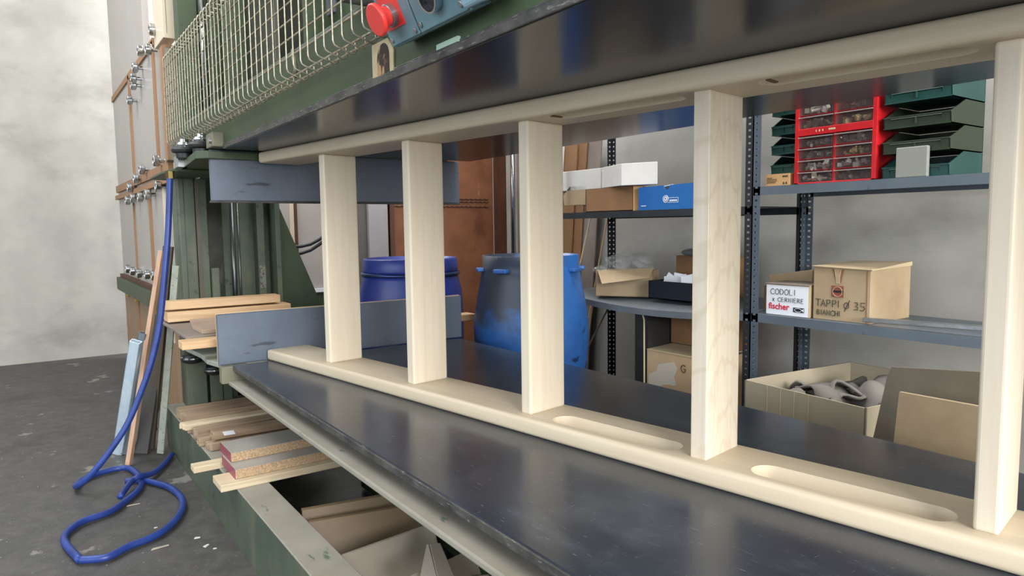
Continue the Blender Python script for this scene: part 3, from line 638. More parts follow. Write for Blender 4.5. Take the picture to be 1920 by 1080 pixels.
# fischer box
fx0, fx1, fz1 = 1.205, 1.392, .918
T = box_thing('screw_carton', fx0, fx1, 1.762, 2.0, SZ, fz1, card_m, 'white-fronted carton hand-lettered CODOLI X CERNIERE on the lower shelf')
MB().box(fx0 + .003, fx1 - .003, 1.7605, 1.7615, SZ + .002, fz1 - .004).build('white_label', white_p, T)
MB().box(fx0 - .002, fx1 + .002, 1.758, 2.003, fz1, fz1 + .003).build('lid', lam_taupe, T)
XA = (1, 0, 0); ZA = (0, 0, 1)
write('CODOLI', T, 'lettering', (fx0 + .022, 1.760, fz1 - .040), XA, ZA, .022, .0011, ink, .93)
write('x CERNIERE', T, 'lettering', (fx0 + .030, 1.760, fz1 - .068), XA, ZA, .0165, .0010, ink, .93)
def text_obj(name, s, loc, size, m_, parent, ext=.0004, off=0.0, rot=(math.pi / 2, 0, 0), sx=1):
    c = bpy.data.curves.new(name, 'FONT'); c.body = s; c.size = size; c.extrude = ext; c.offset = off; c.materials.append(m_)
    c.space_character = 1.0
    o = bpy.data.objects.new(name, c); COL.objects.link(o); o.rotation_euler = rot; o.scale = (sx, 1, 1)
    bpy.context.view_layer.update()
    me = bpy.data.meshes.new_from_object(o.evaluated_get(bpy.context.evaluated_depsgraph_get()))
    r = bpy.data.objects.new(name, me); COL.objects.link(r); r.rotation_euler = rot; r.scale = (sx, 1, 1)
    bpy.data.objects.remove(o)
    r.parent = parent; r.location = Vector(loc) - wloc(parent); return r
text_obj('lettering', 'fischer', (fx0 + .014, 1.7600, SZ + .024), .034, ink_red, T, off=.0007, sx=1.0)
MB().box(fx0 + .122, fx0 + .168, 1.7595, 1.7600, SZ + .018, SZ + .036).build('emblem', ink, T)
fb = MB(); fp = []
for k in range(16):
    t = 2 * math.pi * k / 16; fp.append((fx0 + .143 + .015 * math.cos(t), 1.7590, SZ + .027 + .0065 * math.sin(t)))
fb.tube(fp, .0007, 5, closed=True); fb.prism([(fx0 + .158, 1.759, SZ + .027), (fx0 + .166, 1.759, SZ + .034), (fx0 + .166, 1.759, SZ + .020)], (0, .0005, 0)); fb.build('emblem_fish', white_p, T)
# TAPPI box
tx0, tx1, tz1 = 1.402, 1.618, .992
T = box_thing('plug_carton', tx0, tx1, 1.772, 2.06, SZ, tz1, card_m, 'tan carton hand-lettered TAPPI and BIANCHI with a diameter sign and 35')
MB().hexa([(tx0 - .004, 1.768, tz1), (tx1 + .006, 1.768, tz1 - .006), (tx1 + .004, 2.06, tz1), (tx0, 2.06, tz1), (tx0 - .006, 1.766, tz1 + .004), (tx1 + .006, 1.766, tz1 - .003), (tx1 + .004, 2.06, tz1 + .016), (tx0, 2.06, tz1 + .012)]).build('flap', card_in, T)
MB().box(tx1 - .014, tx1 - .011, 1.7708, 1.772, SZ, tz1 - .006).build('corner_seam', card_dk, T)
write('TAPPI', T, 'lettering', (tx0 + .010, 1.7712, SZ + .050), XA, ZA, .026, .0012, ink_br, .84)
write('BIANCHI', T, 'lettering', (tx0 + .016, 1.7712, SZ + .018), XA, ZA, .019, .0011, ink_br, .84)
write('0', T, 'lettering', (tx0 + .120, 1.7712, SZ + .046), XA, ZA, .025, .0012, ink_br)
write('35', T, 'lettering', (tx0 + .158, 1.7712, SZ + .046), XA, ZA, .028, .0013, ink_br, .82)
sp = MB(); sx_, sz_ = tx0 + .095, SZ + .112
sp.box(sx_ - .023, sx_ + .023, 1.7706, 1.7718, sz_ - .024, sz_ + .018); sp.build('seal', seal_red, T)
MB().tube([(sx_ + .018 * math.cos(k * math.pi / 8), 1.7704, sz_ - .004 + .018 * math.sin(k * math.pi / 8)) for k in range(16)], .0016, 5, closed=True).build('seal_ring', card_m, T)
MB().box(sx_ - .018, sx_ + .022, 1.7698, 1.7705, sz_ - .007, sz_ + .001).build('seal_bar', ink, T)
tr = MB()
for k in range(5): tr.tube([(sx_ - .012 + k * .006, 1.7705, tz1 - .004), (sx_ - .006 + k * .0035, 1.769, tz1 - .035), (sx_ - .004 + k * .003, 1.7708, tz1 - .058)], .0011, 5)
tr.build('torn_tape', card_in, T)
MB().prism([(sx_ - .022, 1.7704, tz1 - .006), (sx_ + .024, 1.7704, tz1 - .006), (sx_ + .012, 1.7704, tz1 - .056), (sx_ - .006, 1.7704, tz1 - .05)], (0, .0012, 0)).build('torn_patch', card_dk, T)
# cardboard tube behind, metal slide on the shelf edge
p = at(1420, 530, 'y', 1.95); q = at(1474, 515, 'y', 2.02)
o = MB().hexa([(1.12, 1.90, SZ + .10), (1.30, 1.93, SZ + .12), (1.30, 2.0, SZ + .12), (1.12, 2.0, SZ + .10), (1.12, 1.90, SZ + .145), (1.30, 1.93, SZ + .175), (1.31, 2.0, SZ + .16), (1.12, 2.0, SZ + .13)]).build('folded_cardboard', card_m, bevel=.004)
tag(o, 'folded strip of tan cardboard lying behind the white-fronted carton', 'cardboard')
o = MB().box(1.11, 1.24, 1.885, 2.0, SZ, SZ + .10).build('brown_carton', card_dk); tag(o, 'dark brown carton under the folded cardboard strip on the lower shelf', 'box')
o = MB().obox(at(1622, 603, 'y', 1.76), (.985, -.0, .03), (0, 1, 0), LZ, 0, .42, -.02, .0, 0, .016).build('drawer_slide', zinc, bevel=.002)
tag(o, 'steel drawer slide lying along the lower shelf edge', 'drawer slide')
# big open carton on the floor
C = [at(1396, 712, 'z', .6), at(1624, 766, 'z', .6), at(1700, 700, 'z', .6), at(1530, 667, 'z', .6)]
bx = C[0]; bv = (C[1] - C[0]); bw = bv.length; bx1 = bv.normalized(); by = Vector((-bx1.y, bx1.x, 0)); bd = (C[3] - C[0]).dot(by)
T = thing('open_carton', (bx + bx1 * bw / 2 + by * bd / 2) * 1.0 - LZ * .6, 'large open dusty carton full of grey rags at the foot of the shelves', 'box')
wl = .006; b = MB()
for a0, a1, b0, b1 in ((0, bw, 0, wl), (0, bw, bd - wl, bd), (0, wl, 0, bd), (bw - wl, bw, 0, bd)): b.obox(bx, bx1, by, LZ, a0, a1, b0, b1, -.59, 0)
b.obox(bx, bx1, by, LZ, 0, bw, 0, bd, -.6, -.59); b.build('carton_body', card_pale, T)
for k in range(4):
    a = .10 + .055 * k
    MB().obox(bx, bx1, by, LZ, a, a + .002, -.0012, 0, -.55, -.002).build('crease', card_in, T)
fl = MB()
for k in range(15):
    a = .10 + random.random() * (bw - .2); c = .16 + random.random() * (bd - .28); z = -.085 + random.random() * .06
    o = bx + bx1 * a + by * c + LZ * z; t = random.random() * 6.28; ti = random.uniform(-.5, .9)
    e1 = Vector((math.cos(t), math.sin(t), ti)).normalized(); e2 = (Vector((-math.sin(t), math.cos(t), .5))).normalized(); e3 = e1.cross(e2).normalized()
    R = .065 + random.random() * .04; G_ = []
    for i in range(9):
        row = []
        for j in range(9):
            u_, v_ = (i / 4 - 1), (j / 4 - 1)
            row.append(fl.bm.verts.new(o + e1 * (R * u_ * (1 - .2 * v_ * v_)) + e2 * (R * .85 * v_ * (1 - .25 * u_ * u_)) + e3 * (.035 * math.cos(u_ * 2.2 + k) * math.sin(v_ * 2.6 + k * 2) - .03 * (u_ * u_ + v_ * v_))))
        G_.append(row)
    for i in range(8):
        for j in range(8): fl.bm.faces.new([G_[i][j], G_[i + 1][j], G_[i + 1][j + 1], G_[i][j + 1]])
fl.obox(bx - LZ * .3, bx1, by, LZ, .01, bw - .01, .01, bd - .01, 0, .17)
o = fl.build('felt_rags', felt, smooth=True); so = o.modifiers.new('thick', 'SOLIDIFY'); so.thickness = .008; tag(o, 'grey felt rags heaped inside the large open carton', 'rags', kind='stuff')
# cardboard sheets at the right
a = at(1672, 688, 'y', 1.33); pA = [(a.x - .155, 1.33, .0), (a.x - .085, 1.33, .35), (a.x - .044, 1.33, .54), (a.x - .012, 1.33, a.z - .03), (a.x, 1.33, a.z), (a.x + .3, 1.33, a.z + .03), (a.x + .3, 1.33, 0)]
o = MB().prism(pA, (0, .008, 0)).build('cardboard_sheet', mat('dark_cardboard_sheet', '6b6253', .85, col2='787060', scale=5)); tag(o, 'ragged cardboard sheet standing beside the large open carton', 'cardboard')
a = at(1686, 735, 'y', 1.22); pA = [(a.x - .05, 1.22, 0), (a.x, 1.22, a.z), (a.x + .25, 1.22, a.z), (a.x + .25, 1.22, 0)]
o = MB().prism(pA, (0, .012, 0)).build('cardboard_sheet', card_m); tag(o, 'tan cardboard panel in front of the ragged cardboard sheet', 'cardboard')

# left unit, upper shelf
UZ = 1.2265
bx0, bx1_ = at(1098, 390, 'y', 1.765).x, at(1187, 390, 'y', 1.765).x
T = box_thing('brown_carton', bx0, bx1_ + .0, 1.765, 2.05, UZ, UZ + .118, card_dk, 'open brown carton on the upper shelf beside the blue box', open_top=True)
MB().prism([(bx1_, 1.765, UZ), (bx1_ + .035, 1.79, UZ), (bx1_ + .035, 1.79, UZ + .118), (bx1_, 1.765, UZ + .118)], (0, .004, 0)).build('flap', card_or, T)
e0, e1_ = at(1197, 390, 'y', 1.76).x, at(1318, 390, 'y', 1.76).x
T = thing('blue_carton', ((e0 + e1_) / 2, 1.85, UZ), 'bright blue open carton with white keyhole-like emblem on the upper shelf', 'box')
hz = .108; nx = at(1250, 356, 'y', 1.76).x; prof = [(e0, 1.76, UZ), (e1_, 1.76, UZ), (e1_, 1.76, UZ + hz + .006)]
for k in range(9):
    t = math.pi * k / 8; prof.append((nx + .020 * math.cos(t), 1.76, UZ + hz + .002 - .020 * math.sin(t)))
prof.append((e0, 1.76, UZ + hz))
b = MB().prism(prof, (0, .004, 0)); b.box(e0, e0 + .003, 1.764, 1.95, UZ, UZ + hz).box(e1_ - .003, e1_, 1.764, 1.95, UZ, UZ + hz).box(e0, e1_, 1.947, 1.95, UZ, UZ + hz).box(e0, e1_, 1.764, 1.95, UZ, UZ + .003)
b.build('carton_body', blue_card, T)
ec = at(1248, 373, 'y', 1.7595); b = MB()
for r_ in (.0165, .0135): b.tube([ec + Vector((r_ * math.cos(k * math.pi / 12), 0, r_ * math.sin(k * math.pi / 12))) for k in range(24)], .0008, 5, closed=True)
b.tube([ec + Vector((.006 * math.cos(k * math.pi / 6), 0, .008 * math.sin(k * math.pi / 6))) for k in range(12)], .0022, 6, closed=True)
b.tube([ec + Vector((.017, 0, .004)), ec + Vector((.074, 0, .004)), ec + Vector((.074, 0, -.017)), ec + Vector((.012, 0, -.017))], .0008, 5)
for k in range(7): b.box(ec.x + .024 + k * .0065, ec.x + .0285 + k * .0065, 1.759, 1.7598, ec.z - .012, ec.z - .004)
for k in range(6): b.box(e0 + .018 + k * .0055, e0 + .022 + k * .0055, 1.759, 1.7598, UZ + .018, UZ + .0215)
b.build('emblem', white_p, T)
o = MB().obox((e0 + .06, 1.80, UZ + .10), (.9, .3, .15), (-.3, .9, 0), (0, 0, 1), 0, .10, 0, .05, 0, .003).build('paper_sheet', white_p); tag(o, 'crumpled white paper peeping out of the blue carton', 'paper')
# white boxes on top
w0x, w1x = at(1058, 345, 'y', 1.80).x, at(1127, 342, 'y', 1.80).x
wzb = UZ + .121
o = MB().box(w0x - .18, w1x, 1.80, 2.0, wzb, wzb + .105).build('white_carton', white_m, bevel=.002); tag(o, 'long white carton on the upper shelf, left of the angled white one', 'box')
A = at(1128, 342, 'y', 1.797); Bq = at(1165, 340, 'y', 1.72); Cq = at(1233, 334, 'y', 1.80)
Bq.z = A.z = Cq.z = wzb
f1 = (A - Bq); f2 = (Cq - Bq)
T = thing('white_carton', Bq + f1 / 2 + f2 / 2, 'angled white carton resting on top of the open brown carton', 'box')
b = MB().prism([Bq, Cq, Cq + f1, A], (0, 0, .105)); b.build('carton_body', white_m, T, bevel=.002)
for tt in (.08, .92):
    c = Bq + f1 * tt + LZ * .085; nn = Vector((f1.y, -f1.x, 0)).normalized(); nn = nn if nn.dot(CAM - c) > 0 else -nn
    MB().cyl(c, c + nn * .001, .004, n=12).build('rivet', white_p, T)
o = MB().prism([at(1058, 385, 'y', 1.80), at(1099, 384, 'y', 1.80), at(1099, 349, 'y', 1.80), at(1068, 350, 'y', 1.80), at(1056, 368, 'y', 1.80)], (0, .15, 0)).build('tan_carton', card_m); tag(o, 'dusty tan carton wedged left of the open brown carton', 'box')
# standing sheets behind the left unit
for i, (u0, u1, m_, lab) in enumerate(((1040, 1057, white_m, 'narrow whitish sheet standing behind the shelving, leftmost'), (1058, 1083, card_dk, 'brown sheet standing behind the left end of the dark shelving'), (1085, 1101, card_dk, 'narrow brown sheet between two others behind the shelving'), (1101, 1128, lam_taupe, 'grey sheet standing behind the shelving, nearest the slotted upright'))):
    a = at(u0, 272 + i * -3, 'y', 2.2 + .012 * i); c = at(u1, 272 - i * 3, 'y', 2.2 + .012 * i); bb_ = Vector((c.x - .16, c.y, .02)); aa = Vector((a.x - .16, a.y, .02))
    o = MB().prism([aa, bb_, c, a], (0, .009, 0)).build('standing_sheet', m_); tag(o, lab, 'board', 'sheets standing behind the shelving')
for i, (u0, v0, u1, v1, m_, lab) in enumerate(((1139, 408, 1122, 500, pine_y, 'thin light stick leaning behind the drum'), (1107, 408, 1100, 440, pine_pale, 'short pale stick leaning behind the rung'), (1134, 590, 1098, 660, lam_taupe, 'lower thin dark lath leaning by the blue drum'), (1112, 572, 1100, 640, pine_y, 'slim tan lath leaning by the blue drum'))):
    a = at(u0, v0, 'y', 2.16 if i < 2 else 2.0); c = at(u1, v1, 'y', 2.16 if i < 2 else 2.0)
    d = (c - a).normalized(); L_ = (a.z - .02) / max(.1, -d.z); L_ = min(L_, 1.4)
    o = MB().cyl(a - d * (0 if i < 2 else .05), a + d * L_, .005, n=8).build('thin_lath', m_); tag(o, lab, 'stick')
# left unit, lower shelf: carton with flaps, plastic, tray
g0 = at(1108, 556, 'y', 1.775); T = thing('open_carton', (.30, 1.9, .79), 'open tan carton with raised flap and clear film on the sagging shelf', 'box')
cz = .790; A0 = at(1117, 557, 'y', 1.775); A0.z = cz; dr = Vector((math.cos(.55), math.sin(.55), 0)); nr = Vector((-dr.y, dr.x, 0))
wA, wB, hh = .30, .15, .135
b = MB()
for a0, a1, b0, b1 in ((0, wA, 0, .004), (0, wA, wB - .004, wB), (0, .004, 0, wB), (wA - .004, wA, 0, wB)): b.obox(A0, dr, nr, LZ, a0, a1, b0, b1, 0, hh)
b.obox(A0, dr, nr, LZ, 0, wA, 0, wB, 0, .004); b.build('carton_body', card_m, T)
MB().prism([A0 + dr * .01 + LZ * (hh), A0 + dr * wA + LZ * (hh + .012), A0 + dr * wA * .98 + LZ * (hh - .03) - nr * .08, A0 + dr * .05 + LZ * (hh - .065) - nr * .06], (0, .003, .002)).build('flap', card_m, T)
b = MB(); 
for (c, rr) in ((A0 + dr * .10 + nr * .06 + LZ * (hh + .03), .07), (A0 + dr * .21 + nr * .07 + LZ * (hh + .04), .07), (A0 + dr * .02 + nr * .03 + LZ * (hh - .0), .035)):
    bm2 = b.bm; r = bmesh.ops.create_icosphere(bm2, subdivisions=3, radius=rr)
    for v in r['verts']:
        v.co = Vector((v.co.x * 1.25, v.co.y, v.co.z * .7)) * (1 + .16 * math.sin(v.co.x * 90 + rr * 99) * math.cos(v.co.z * 80) + random.uniform(-.07, .07)) + c
o = b.build('plastic_film', plastic_film); tag(o, 'crumpled clear plastic film bulging from the open tan carton', 'plastic film')
t0 = at(1216, 549, 'y', 1.86).x; t1 = at(1330, 560, 'y', 1.86).x
T = box_thing('black_tray', t0, t1, 1.86, 2.05, .796, .884, black, 'black open tray of white papers on the sagging shelf', 'tray', open_top=True)
for k in range(9):
    px_ = t0 + .03 + k * .027; ang = random.uniform(-.7, .7)
    o = MB().obox((px_, 1.89 + random.random() * .1, .850), (math.cos(ang), .3, math.sin(ang)), (-.3, 1, 0), (-math.sin(ang), 0, math.cos(ang)), -.03, .035, 0, .002, 0, .05 + random.random() * .02).build('paper_slip', white_p)
    tag(o, ('leftmost', 'second from left', 'third from left', 'fourth from left', 'fifth from left', 'sixth from left', 'seventh from left', 'eighth from left', 'rightmost')[k] + ' white paper slip standing in the black tray', 'paper', 'paper slips in the black tray')
cb = MB().box(t0 - .0, t1, 2.06, 2.11, .812, 1.0); o = cb.build('brown_carton', card_dk); tag(o, 'brown carton standing behind the black tray on the sagging shelf', 'box')
b = MB(); r = bmesh.ops.create_icosphere(b.bm, subdivisions=3, radius=.1)
for v in r['verts']: v.co = Vector((v.co.x * 1.5, v.co.y * .7, v.co.z * .25)) * (1 + .1 * math.sin(v.co.x * 60)) + Vector(((t0 + t1) / 2 + .02, 2.06, 1.018))
o = b.build('plastic_bag', clear('smoky_plastic', '6e7272', .75, .25), smooth=True); tag(o, 'flat smoky plastic bag on top of the brown carton behind the tray', 'bag')
# floor boxes under the left unit
g0 = at(1213, 655, 'y', 1.78).x; gz = at(1213, 655, 'y', 1.78).z
T = box_thing('floor_carton', g0, g0 + .36, 1.78, 2.05, .125, gz, mat('tan_floor_carton', 'b99c78', .8, col2='c4a784', scale=5), 'orange-brown carton with torn label and printed G on the bottom shelf')
tornp = [(g0 + .01, .415), (g0 + .06, .44), (g0 + .075, .475), (g0 + .17, .50), (g0 + .19, .47), (g0 + .17, .43), (g0 + .185, .39), (g0 + .12, .385), (g0 + .06, .36), (g0 + .012, .37)]
MB().prism([(x, 1.7792, z + .02) for x, z in tornp], (0, .001, 0)).build('torn_label', mat('torn_paper', 'c4bba9', .8), T)
write('G', T, 'lettering', (g0 + .215, 1.779, gz - .075), XA, ZA, .034, .0018, ink_br)
MB().hexa([(g0, 1.778, gz), (g0 + .36, 1.778, gz), (g0 + .36, 2.05, gz + .012), (g0, 2.05, gz + .012), (g0, 1.778, gz + .003), (g0 + .36, 1.778, gz + .003), (g0 + .36, 2.05, gz + .016), (g0, 2.05, gz + .016)]).build('flap', card_in, T)
o = MB().box(g0 + .0, g0 + .36, 1.95, 2.1, gz + .018, .745).build('brown_carton', card_dk); tag(o, 'dark carton stacked behind on the orange-brown carton', 'box')
o = MB().tube([(g0 - .006, 1.77, .13), (g0 - .008, 1.77, .5), (g0 - .008, 1.768, .70), (g0 - .02, 1.768, .735), (g0 - .03, 1.77, .74)], .004, 6).build('cardboard_strip', card_in); tag(o, 'bent cardboard strip standing along the printed carton', 'cardboard')
o = MB().box(g0 - .10, g0 - .012, 1.80, 2.05, .125, .72).build('dark_carton', mat('dark_grey_card', '2c2a28', .8)); tag(o, 'tall dark carton left of the printed carton on the bottom shelf', 'box')

# ------------------------------------------------------------ right unit upper shelf
US = 1.3025
T = thing('small_carton', (1.24, 1.80, US), 'small tan carton with faint print at the end of the upper shelf', 'box')
MB().box(1.19, 1.296, 1.765, 1.87, US, US + .046).build('carton_body', card_or, T, bevel=.001)
b = MB()
for i, (n_, z) in enumerate(((5, .030), (9, .024), (9, .018), (8, .012))):
    for k in range(n_): b.box(1.197 + k * .005, 1.2005 + k * .005, 1.7643, 1.765, US + z, US + z + .0028)
for k in range(4): b.box(1.266 + k * .006, 1.270 + k * .006, 1.7643, 1.765, US + .032, US + .039)
for k in range(2): b.prism([(1.266 + k * .012, 1.7643, US + .006), (1.275 + k * .012, 1.7643, US + .006), (1.2705 + k * .012, 1.7643, US + .016)], (0, .0007, 0))
b.build('print', ink_br, T)
def make_bin(x, y, z, w, d, h, m_, label, group):
    T = thing('storage_bin', (x + w / 2, y + d / 2, z), label, 'bin', group); t = .003
    b = MB().box(x, x + w, y, y + d, z, z + t).box(x, x + w, y + d - t, y + d, z, z + h)
    for xx in (x, x + w - t): b.prism([(xx, y + .004, z), (xx, y + d, z), (xx, y + d, z + h), (xx, y + d * .42, z + h), (xx, y, z + h * .45)], (t, 0, 0))
    b.prism([(x, y + .004, z), (x, y, z + h * .45), (x, y + t, z + h * .45), (x, y + .004 + t, z)], (w, 0, 0))
    b.build('bin_body', m_, T)
    b = MB().tube([(x + w * .12, y - .002, z + h * .38), (x + w * .88, y - .002, z + h * .38), (x + w * .88, y + .006, z + h * .12), (x + w * .12, y + .006, z + h * .12)], .0016, 6, closed=True)
    b.box(x + w * .49, x + w * .51, y - .003, y + .003, z + h * .12, z + h * .38); b.box(x - .001, x + w + .001, y - .003, y + .004, z + h * .43, z + h * .48)
    b.build('label_frame', m_, T)
    return T
for k in range(4):
    make_bin(1.19, 1.80, US + .048 + k * .0755, .105, .16, .074, bin_green, ('green bin just above the small tan carton', 'second green bin up in the narrow stack beside the red cabinet', 'third green bin up beside the red cabinet', 'top green bin of the narrow stack beside the red cabinet')[k], 'green bins left of the red cabinet')
for k in range(4):
    make_bin(1.645, 1.77, US + .0 + k * .0835, .21, .25, .082, bin_olive if k in (1, 2) else bin_green, ('bottom large green bin to the right of the red cabinet', 'large olive bin, second up beside the red cabinet', 'large olive bin, third up beside the red cabinet', 'topmost large green bin beside the red cabinet')[k], 'large bins right of the red cabinet')
o = MB().box(1.70, 1.80, 1.748, 1.766, US, US + .10).build('grey_case', mat('grey_case', '8b8c86', .5), bevel=.003); tag(o, 'pale grey flat case in front of the large green bins', 'case')
# red drawer cabinet
rx0, rx1, rz0, rz1, ry = 1.315, 1.625, US, 1.625, 1.765
T = thing('drawer_cabinet', ((rx0 + rx1) / 2, 1.84, rz0), 'red plastic small-parts cabinet with clear drawers on the upper shelf', 'cabinet')
xm = (rx0 + rx1) / 2
b = MB().box(rx0, rx0 + .016, ry, 1.92, rz0, rz1).box(rx1 - .016, rx1, ry, 1.92, rz0, rz1).box(rx0, rx1, 1.915, 1.92, rz0, rz1).box(rx0, rx1, ry, 1.92, rz1 - .004, rz1).box(rx0, rx1, ry, 1.92, rz0, rz0 + .006)
b.box(xm - .005, xm + .005, ry + .004, 1.92, rz0, rz1).box(rx0 + .012, rx1 - .012, ry - .001, 1.90, 1.482, 1.508)
rows = [rz0 + .006 + i * .0435 for i in range(4)] + [1.509, 1.557]
for z in rows: b.box(rx0 + .01, rx1 - .01, ry + .006, 1.91, z - .0012, z + .0012)
b.build('cabinet_body', red_box, T, bevel=.0015)
MB().box(rx0 + .016, rx1 - .016, 1.90, 1.914, rz0 + .006, rz1 - .006).build('shade_back', black, T)  # black sheet added to put shade into the drawer interiors
b = MB()
for i, (x, w) in enumerate(((.085, .0035), (.097, .005), (.11, .0045))): b.box(rx0 + x, rx0 + x + w, ry - .0018, ry - .001, 1.492, 1.4995)
b.obox((rx0 + .135, ry - .0018, 1.4935), XA, (0, 1, 0), ZA, 0, .026, 0, .0008, 0, .0065)
b.build('worn_print', card_in, T)
tints = [('grey fittings seen in the bottom left drawer', 'a39b8b'), ('dark screws lying in the bottom right drawer', '4a4744'), ('white clips in the left drawer, second row from bottom', 'b9b6b2'), ('silver cams in the right drawer, second row from bottom', '9a9a98'),
         ('silver hooks in the left drawer, third row from bottom', '6e6a66'), ('brass and white parts in the right drawer, third row from bottom', 'a08c52'), ('clear bags in the left drawer below the red band', '6b6a70'), ('crumpled clear bag in the right drawer below the red band', '7f7d80'),
         ('brown dowels in the left drawer above the red band', '6f6550'), ('small brass nuts in the right drawer above the red band', '9c8b60'), ('white plugs heaped in the top left drawer', 'cfcdc6'), ('dark parts in the top right drawer', '4c3531')]
k = 0
for z in rows:
    for x0_, x1_ in ((rx0 + .018, xm - .006), (xm + .006, rx1 - .018)):
        h = .038 if z < 1.5 else .042
        d = MB().box(x0_, x1_, ry + .001, ry + .003, z + .002, z + h).box(x0_, x0_ + .001, ry, 1.90, z + .002, z + h - .006).box(x1_ - .001, x1_, ry, 1.90, z + .002, z + h - .006).build('drawer', clear_dr, T)
        MB().box(x0_ - .002, x1_ + .002, ry - .006, ry + .002, z + h - .004, z + h).build('drawer_lip', clear('drawer_lip', 'a59794', .7, .2) if k == 0 else bpy.data.materials['drawer_lip'], d)
        lab, cc_ = tints[k]; b = MB(); cm = mat('fittings_%d' % k, cc_, .4, .3 if k % 3 else 0)
        for j in range(16):
            c = Vector((x0_ + .012 + random.random() * (x1_ - x0_ - .024), ry + .010 + random.random() * .03, z + .007 + random.random() * h * (.45 if k not in (0, 7, 10) else .6)))
            e = Matrix.Rotation(random.random() * 3, 3, Vector((random.random(), random.random(), random.random() + .1)).normalized())
            s_ = .004 + random.random() * .005
            if j % 2: b.obox(c, e.col[0], e.col[1], e.col[2], -s_, s_, -s_, s_, -s_, s_)
            else: b.cyl(c - e.col[0] * s_ * 1.8, c + e.col[0] * s_ * 1.8, s_ * .6, n=8)
        o = b.build('small_fittings', cm); tag(o, lab, 'fittings', 'fittings in the drawers of the red cabinet', 'stuff'); k += 1

# ------------------------------------------------------------ things behind, left of the shelving
CXp = -1.5
ya, yb = at(730, 400, 'x', CXp).y, at(930, 400, 'x', CXp).y
T = thing('brown_partition', (CXp - .03, (ya + yb) / 2, 0), 'tall rust-brown panelled partition standing behind the blue drums', 'partition')
MB().box(CXp - .03, CXp, ya, 2.26, 0, 2.2).build('panelling', copper, T)
MB().box(CXp, CXp + .02, at(926, 400, 'x', CXp).y, at(934, 400, 'x', CXp).y, 0, 2.2).box(CXp - .02, CXp + .015, ya, ya + .03, 0, 2.2).build('batten', copper_dk, T)
zb = at(900, 380, 'x', CXp).z
b = MB()
for dz in (0, .035, .055): b.tube([(CXp + .004, ya + .03 + i * .02, zb + dz - .03 + (.003 if i % 2 else -.003)) for i in range(40)], .006, 6)
b.build('rope_moulding', copper_dk, T)
MB().box(CXp, CXp + .12, at(934, 400, 'x', CXp).y, 2.29, 0, 2.2).build('frame_post', copper_dk, T)
pp = at(962, 400, 'x', -1.1)
o = MB().cyl((pp.x, pp.y, 0), (pp.x, pp.y, 3.2), .016).build('chrome_pipe', chrome, smooth=True); tag(o, 'vertical chrome pipe standing beside the rust-brown partition', 'pipe')
o = MB().box(-1.1, -.75, 2.2, 2.25, 0, 2.4).build('leaning_sheet', lam_taupe); tag(o, 'grey sheet against the wall behind the open blue drum', 'panel')
# white sheet and beige cupboard
xw = -2.6
a, c = at(692, 430, 'x', xw).y, at(731, 430, 'x', xw).y
o = MB().box(xw - .04, xw, a, c + .2, 0, 2.4).build('tall_board', mat('bright_white_panel', 'e4e7ee', .4), bevel=.004); tag(o, 'bright white upright panel between the grey wall and rust-brown partition', 'panel')
o = MB().box(xw - .2, xw - .12, at(655, 430, 'x', xw).y - .1, a + .1, 0, 2.4).build('tall_board', mat('grey_upright_panel', '8f8b86', .6, col2='9c9893', scale=3)); tag(o, 'matt grey upright panel left of the bright white panel', 'panel')
xc = -2.3
a, c = at(520, 470, 'x', xc).y, at(622, 470, 'x', xc).y; zc = at(580, 541, 'x', xc).z
T = thing('beige_cupboard', (xc - .3, (a + c) / 2, 0), 'beige cupboard with keyhole seen between press column and first rung', 'cupboard')
MB().box(xc - .5, xc, a, c, zc, 2.4).build('cupboard_body', panel_w, T, bevel=.003)
MB().box(xc, xc + .012, at(553, 470, 'x', xc).y, at(559, 470, 'x', xc).y, at(558, 522, 'x', xc).z, 2.3).build('door_gap', copper_dk, T)
MB().box(xc, xc + .008, at(545, 470, 'x', xc).y, at(553, 470, 'x', xc).y, zc + .02, 2.3).build('door_strip', panel_cream, T)
kq = at(571, 516, 'x', xc + .002)
MB().tube([kq + Vector((0, .01, .02)), kq + Vector((.003, 0, .01)), kq + Vector((.003, 0, -.01)), kq + Vector((0, .01, -.02))], .003, 6).build('keyhole_cover', ink_br, T)
MB().box(xc - .5, xc + .03, a, c, zc - .03, zc).build('plinth_top', white_p, T)
MB().box(xc - .5, xc, a, c, 0, zc - .03).build('plinth', green_dk, T)
# black hoses
for i, dv in enumerate((0, 16)):
    pts = [at(u, v + dv * (1 - .1 * j), 'x', -1.1) for j, (u, v) in enumerate(((530, 461), (548, 463), (565, 462), (582, 458), (597, 450), (612, 440), (630, 425)))]
    o = MB().tube(pts, .0095, 10).build('black_hose', rubber, smooth=True); tag(o, ('upper', 'lower')[i] + ' of two black hydraulic hoses curving out of the press column', 'hose', 'hydraulic hoses')

